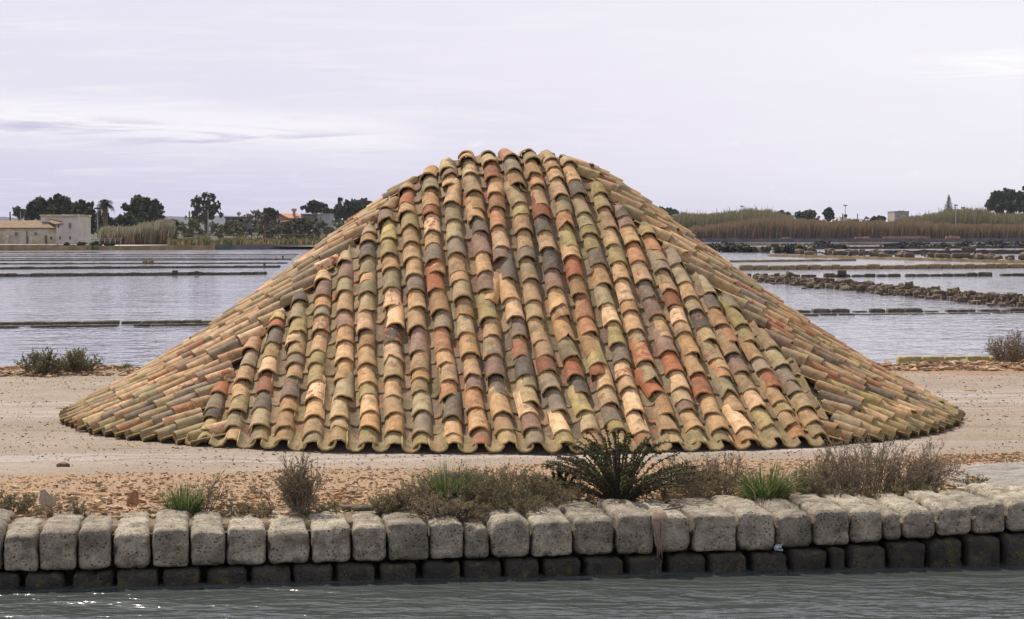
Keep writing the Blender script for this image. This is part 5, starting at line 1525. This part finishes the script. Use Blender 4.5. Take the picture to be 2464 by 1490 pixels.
tree('pine_tree', 330, K5([(2000, 280, 130, 110), (2130, 340, 140, 130), (1900, 340, 110, 120), (2230, 400, 70, 120), (2020, 430, 200, 110), (1770, 285, 35, 50), (2150, 280, 60, 60)]), k5(2040, 640), 'big spreading pine with a palm head rising out of it', PINE, 5600, .35, group=G1)
palm('fan_palm', 318, k5(1480, 0)[0], 0, k5(0, 225)[1], k5(0, 560)[1], 105 / 5.851 * 1.15, 'tall fan palm with a skirt of dead fronds', 60, .8, .38)
palm('fan_palm', 336, k5(1965, 0)[0], 0, k5(0, 150)[1], k5(0, 560)[1], 80 / 5.851 * 1.15, 'palm head rising out of the big pine', 46, .7, .35)
palm('date_palm', 280, k6(130, 0)[0], 0, k6(0, 470)[1], k6(0, 610)[1], 135 / 5.12 * 1.1, 'squat date palm with arching fronds right of the reeds', 60, .75, .5, skirt=False)
palm('date_palm', 380, k6(968, 0)[0], 0, k6(0, 410)[1], k6(0, 500)[1], 62 / 5.12 * 1.1, 'small date palm in front of the low dark house', 36, .7, .3, skirt=False)
tree('eucalyptus', 380, K6([(550, 110, 60, 40), (470, 130, 50, 45), (420, 170, 60, 40), (590, 130, 45, 50), (640, 210, 65, 55), (400, 240, 50, 40), (530, 190, 70, 50), (480, 260, 60, 45), (600, 280, 70, 50), (670, 250, 40, 60), (560, 340, 80, 60), (450, 340, 70, 60), (650, 360, 70, 70), (520, 410, 130, 50)]), k6(540, 450), 'airy tall eucalyptus with gaps in its crown', OLIVE + PINE, 1700, .32, trunk_r=.45, group=G1)
tree('garden_tree', 400, K6([(390, 370, 40, 60), (420, 410, 60, 40)]), k6(400, 470), 'dark small tree at the foot of the eucalyptus', PINE, 700, .35, group=G1)
tree('bare_tree', 400, K6([(1150, 370, 110, 70), (1090, 400, 60, 60), (1200, 340, 60, 50)]), k6(1150, 500), 'bare winter tree with a haze of pale twigs', DRYT, 900, .22, group=G1)
tree('garden_tree', 410, K6([(1330, 315, 75, 40), (1290, 330, 40, 50), (1380, 330, 40, 35), (1320, 380, 60, 50)]), k6(1330, 480), 'dark tree just left of the pink house roof', PINE, 1100, .36, group=G1)
tree('bare_tree', 300, K6([(1270, 440, 55, 70), (1250, 390, 35, 50), (1300, 400, 40, 50)]), k6(1262, 530), 'small bare brown tree in front of the pink house', [(0.12, 0.09, 0.07), (0.16, 0.125, 0.10)], 500, .16, group=G1)
tree('round_bush', 330, K6([(1740, 450, 70, 55), (1790, 480, 50, 50), (1700, 470, 40, 50)]), k6(1740, 540), 'dark round bush before the grey concrete house', PINE, 1300, .3, group=G1)
tree('umbrella_pine', 440, K6([(1870, 220, 75, 45), (1900, 195, 60, 30), (1780, 260, 60, 30), (1970, 250, 60, 40), (1830, 270, 60, 28), (1930, 290, 70, 30)]), k6(1890, 400), 'flat topped umbrella pine behind the grey house', PINE, 1700, .38, group=G1)
tree('pine_tree', 430, K6([(2040, 320, 60, 50), (2090, 370, 60, 60), (2010, 290, 40, 30)]), k6(2050, 470), 'olive green tree right behind the grey house', OLIVE, 1200, .38, group=G1)
tree('pine_tree', 420, K6([(2230, 260, 100, 90), (2320, 230, 90, 75), (2180, 320, 80, 80), (2400, 290, 90, 90), (2280, 350, 120, 70)]), k6(2280, 450), 'dark round pines half hidden by the left slope of the mound', PINE, 3400, .4, group=G1)
tree('pine_tree', 440, K6([(2480, 220, 70, 60), (2560, 260, 80, 70)]), k6(2500, 420), 'dark pine behind the upper left slope of the mound', PINE, 1500, .4, group=G1)
tree('round_tree', 700, K7([(125, 195, 45, 35), (240, 210, 60, 32), (310, 225, 30, 25), (90, 220, 40, 30)]), k7(180, 270), 'far hazy trees just right of the mound', PINE, 1400, .6, group=G1)
tree('round_tree', 640, K7([(1610, 230, 40, 22), (1680, 245, 40, 18)]), k7(1640, 275), 'far low tree peeping over the right reeds', OLIVE, 500, .55, group=G1)
tree('round_tree', 520, K7([(1960, 240, 70, 40), (1850, 255, 55, 35), (1920, 270, 90, 40), (1970, 215, 40, 22)]), k7(1900, 330), 'dark spreading tree beside the yellow house', PINE, 1500, .45, group=G1)
tree('round_tree', 520, K7([(2200, 210, 40, 40), (2210, 260, 45, 45), (2180, 240, 35, 40)]), k7(2200, 330), 'upright dark tree beside the lamp with the switch box', PINE, 900, .45, group=G1)
tree('round_bush', 500, K8([(655, 425, 75, 28), (610, 440, 40, 25), (700, 440, 40, 20)]), k8(655, 470), 'low round dark bush left of the square beige house', PINE, 800, .4, group=G1)
tree('pine_tree', 520, K8([(2250, 150, 100, 85), (2150, 160, 80, 65), (2080, 230, 70, 60), (2200, 240, 140, 90), (2330, 200, 80, 100), (2040, 270, 50, 40), (2280, 280, 120, 60), (2110, 300, 90, 50)]), k8(2210, 380), 'big dark umbrella pine at the right edge', PINE, 5200, .5, trunk_r=.5, group=G1)
tree('pine_tree', 515, K8([(2480, 130, 80, 90), (2430, 220, 60, 90), (2520, 250, 90, 90)]), k8(2470, 380), 'dark pine cut by the right edge of the photo', PINE, 2600, .5, trunk_r=.5, group=G1)
palm('date_palm', 500, k8(1910, 0)[0], 0, k8(0, 345)[1], k8(0, 420)[1], 50 / 5.145 * 1.2, 'small palm top in the right reeds before the dark pine', 30, .7, .3, skirt=False)
# tiered conifer (araucaria)
d = 540; c0 = at(*k8(1532, 320), d); c1_ = at(*k8(1535, 112), d)
ar = empty('tiered_conifer', (c0.x, d, c0.z - 4), 'slender tiered conifer rising above the right reeds', 'tree')
mb = MB(); mb.tube([(c0.x, d, c0.z - 5), (c1_.x, d, c1_.z)], [.35, .06], 6); mb.build('trunk', M_BARK, ar, origin=(0, 0, 0))
mb = MB(); H = c1_.z - c0.z
for i in range(13):
    f = i / 12; z = c1_.z - 0.6 - H * f * .97; r = (0.2 + 1.75 * f) * (0.8 + .2 * random.random())
    for k in range(9):
        a = k * 0.698 + i * .5 + random.uniform(-.15, .15); rr = r * random.uniform(.7, 1.1)
        pts = [(c1_.x + rr * t * math.cos(a), d + rr * t * math.sin(a), z + rr * 0.10 * t + rr * .14 * t * t) for t in (0, .5, 1)]
        mb.tube(pts, [.04, .06, .03], 4, tint=(0.05, 0.06, 0.04))
        C = np.array(pts[1]) + (np.array(pts[2]) - np.array(pts[1])) * rng.uniform(-.3, 1, (8, 1))
        leaves_on(mb, C, np.tile((0, 0, .6), (8, 1)), .24, .6, PINE, .7)
mb.build('crown', M_FARLEAF, ar, origin=(0, 0, 0))

# reeds and rough growth (uncountable)
def reed_mass(name, label, n, place, hgt, wid, cols, plume=None):
    X, Y, Hh = place(n)
    Z = np.array([land_z(x, y) for x, y in zip(X, Y)])
    h = Hh * rng.uniform(0.62, 1.06, n) * hgt * np.where(rng.random(n) < 0.03, 1.13, 1.0)
    lean = rng.normal(0.10, 0.10, n) * h; dy = rng.normal(0, .08, n) * h
    w = wid * rng.uniform(.6, 1.3, n)
    a = rng.uniform(0, math.pi, n) * 0.5
    wx, wy = w * np.cos(a) * .5, w * np.sin(a) * .5
    lo = rng.uniform(0.0, 0.25, n) * h
    B1_ = np.stack([X - wx, Y - wy, Z + lo - .2], 1); B2_ = np.stack([X + wx, Y + wy, Z + lo - .2], 1)
    M1 = np.stack([X + lean * .45 + wx * 1.3, Y + dy * .5 + wy, Z + h * .6], 1)
    T = np.stack([X + lean, Y + dy, Z + h], 1); M2 = np.stack([X + lean * .45 - wx * 1.3, Y + dy * .5 - wy, Z + h * .6], 1)
    c = np.asarray(cols)[rng.integers(len(cols), size=n)] * rng.uniform(.75, 1.25, (n, 1))
    mb = MB(); mb.quads(np.stack([B1_, B2_, M1, M2], 1), tint=c)
    tc_ = c if plume is None else np.asarray(plume)[rng.integers(len(plume), size=n)] * rng.uniform(.8, 1.2, (n, 1))
    mb.quads(np.stack([M2, M1, T, T - np.array([.05, 0, .02])], 1), tint=tc_)
    return tag(mb.build(name, M_FARLEAF, origin=(0, 0, 0)), label, None, None, 'stuff')
def strip(px0, px1, d0, d1, hf):
    def pl(n):
        d = rng.uniform(d0, d1, n); px = rng.uniform(px0, px1, n)
        X = (px - 1232) / F * d
        H_ = np.array([hf(p) for p in px]); return X, d, H_
    return pl
GREENR = [(0.19, 0.19, 0.082), (0.23, 0.215, 0.10), (0.15, 0.155, 0.07), (0.26, 0.23, 0.12)]
BROWNR = [(0.28, 0.17, 0.10), (0.33, 0.21, 0.12), (0.22, 0.145, 0.09), (0.20, 0.165, 0.085)]
def prof7(p):   # height factor of the canes on the right against position
    x = [1570, 1600, 1640, 1700, 1800, 1860, 1900, 1930, 1960, 2040, 2150, 2170, 2250, 2290, 2350, 2390, 2420, 2500]
    h = [.55, .75, .85, .82, .98, .92, .75, .45, .45, .40, .55, .72, .85, .98, .98, .85, .82, .88]
    return np.interp(p, x, h) * (1 + .10 * fbm(p * .035, 1.0))
reed_mass('giant_reeds', 'tall olive cane thicket on the right shore', 36000, strip(1560, 2500, 492, 535, prof7), 7.6, .19, GREENR, [(0.22, 0.20, 0.10), (0.18, 0.18, 0.08), (0.26, 0.23, 0.14)])
reed_mass('brown_reeds', 'brown reed belt along the right bank', 36000, strip(1640, 2500, 456, 484, lambda p: np.interp(p, [1640, 1720, 1800, 1850, 2000, 2200, 2300, 2500], [.55, .7, .95, 1.0, .85, .85, .72, .7]) * (1 + .12 * fbm(p * .05, 4.0))), 5.0, .17, BROWNR + GREENR[:2], [(0.30, 0.20, 0.115), (0.26, 0.18, 0.10), (0.18, 0.165, 0.075)])
reed_mass('left_reeds', 'tall feathery brown reeds on the left shore', 9000, strip(238, 412, 262, 276, lambda p: np.interp(p, [236, 260, 300, 350, 400, 414], [.62, .72, .68, .88, 1.0, .8]) * (1 + .16 * fbm(p * .09, 2.0))), 3.3, .12, BROWNR + [(0.12, 0.11, 0.06)], [(0.28, 0.25, 0.17), (0.34, 0.31, 0.22), (0.20, 0.20, 0.11)])
reed_mass('rough_grass', 'rough green and brown growth on the left bank', 22000, strip(405, 1000, 243, 300, lambda p: .6 + .4 * fbm(p * .03, 9.0)), 1.5, .20, GREENR + BROWNR[:2] + [(0.07, 0.095, 0.03)] * 3)
reed_mass('verge_grass', 'green grass verge before the farmhouse', 5000, strip(-20, 240, 226, 250, lambda p: .8), .28, .20, [(0.07, 0.10, 0.03), (0.09, 0.12, 0.035), (0.12, 0.12, 0.05)])
# garden hedges in the middle distance
mb = MB(); bl = []
for i in range(60):
    px = random.uniform(440, 900); py = random.uniform(540, 560); d = 320 + random.uniform(0, 60)
    p = at(px, py, d); bl.append((p.x, d, p.z - .6, random.uniform(1.0, 2.4), 1.5, random.uniform(.8, 1.7)))
crown_cards(mb, bl, 11000, .30, OLIVE + [(0.085, 0.09, 0.045), (0.12, 0.10, 0.05)] + PINE[:2])
tag(mb.build('garden_undergrowth', M_FARLEAF, origin=(0, 0, 0)), 'mixed garden shrubs between the left shore and the houses', None, None, 'stuff')
mb = MB(); bl = []
for i in range(70):
    px = random.uniform(1880, 2480); d = 540 + random.uniform(0, 60)
    p = at(px, 545, d); bl.append((p.x, d, p.z - .5, random.uniform(2, 5), 3, random.uniform(1.2, 2.6)))
crown_cards(mb, bl, 7000, .5, OLIVE + PINE[:2])
tag(mb.build('shore_undergrowth', M_FARLEAF, origin=(0, 0, 0)), 'green scrub behind the brown reeds on the right shore', None, None, 'stuff')
# low saltmarsh shrubs on the dikes
def marsh(label, xa, ya, xb, yb, n, h):
    mb = MB(); bl = []
    for i in range(n):
        t = random.random(); p = on(xa + (xb - xa) * t, ya + (yb - ya) * t, POND_Z)
        if fbm(t * 9, ya) < -0.05: continue
        bl.append((p.x, p.y + random.uniform(0, .8), POND_Z + .25, random.uniform(.5, 1.5), .6, h * random.uniform(.4, 1.1)))
    crown_cards(mb, bl, 2600, .16, [(0.05, 0.05, 0.035), (0.07, 0.06, 0.045), (0.045, 0.055, 0.03)])
    tag(mb.build('marsh_scrub', M_FARLEAF, origin=(0, 0, 0)), label, None, None, 'stuff')
marsh('dark saltmarsh scrub on the weedy dike at right', 1700, 601, 2480, 597, 70, .38)
marsh('dark saltmarsh scrub on the rocky causeway', 1720, 606, 1960, 611, 40, .34)
marsh('sparse saltmarsh scrub on the farthest right dike', 1680, 591.5, 2480, 589.2, 30, .3)
# bushes on the left bank
for i, (x, y, r_) in enumerate([(1150, 800, 48), (1345, 800, 55), (1400, 835, 35), (470, 850, 40), (940, 805, 28), (1590, 802, 24), (1690, 845, 24), (1510, 802, 30), (820, 840, 32), (1130, 850, 22), (285, 880, 28), (2410, 850, 40)]):
    d = 226 + (x / 5.851) * 0.04
    lb = ['dark bush on the sandy track next to the tower', 'widest dark bush on the sandy track', 'dark bush spilling over the ochre bank', 'dark bush on the bank below the wing door', 'little bush at the foot of the tower', 'small bush on the track right of the wide one', 'small bush on the face of the ochre bank', 'faded bush on the sandy track', 'grey bush on the bank below the tower', 'tiny bush on the bank below the tower corner', 'dark clump at the bank foot, leftmost', 'dark bush where the ochre bank turns grey'][i]
    tree('bank_bush', d, K5([(x, y, r_, r_ * .55), (x - r_ * .4, y + 4, r_ * .6, r_ * .45)]), k5(x, y + r_ * .6), lb, PINE + OLIVE[:1], 320, .16, .05, 'bush', 'bushes on the left bank', False)
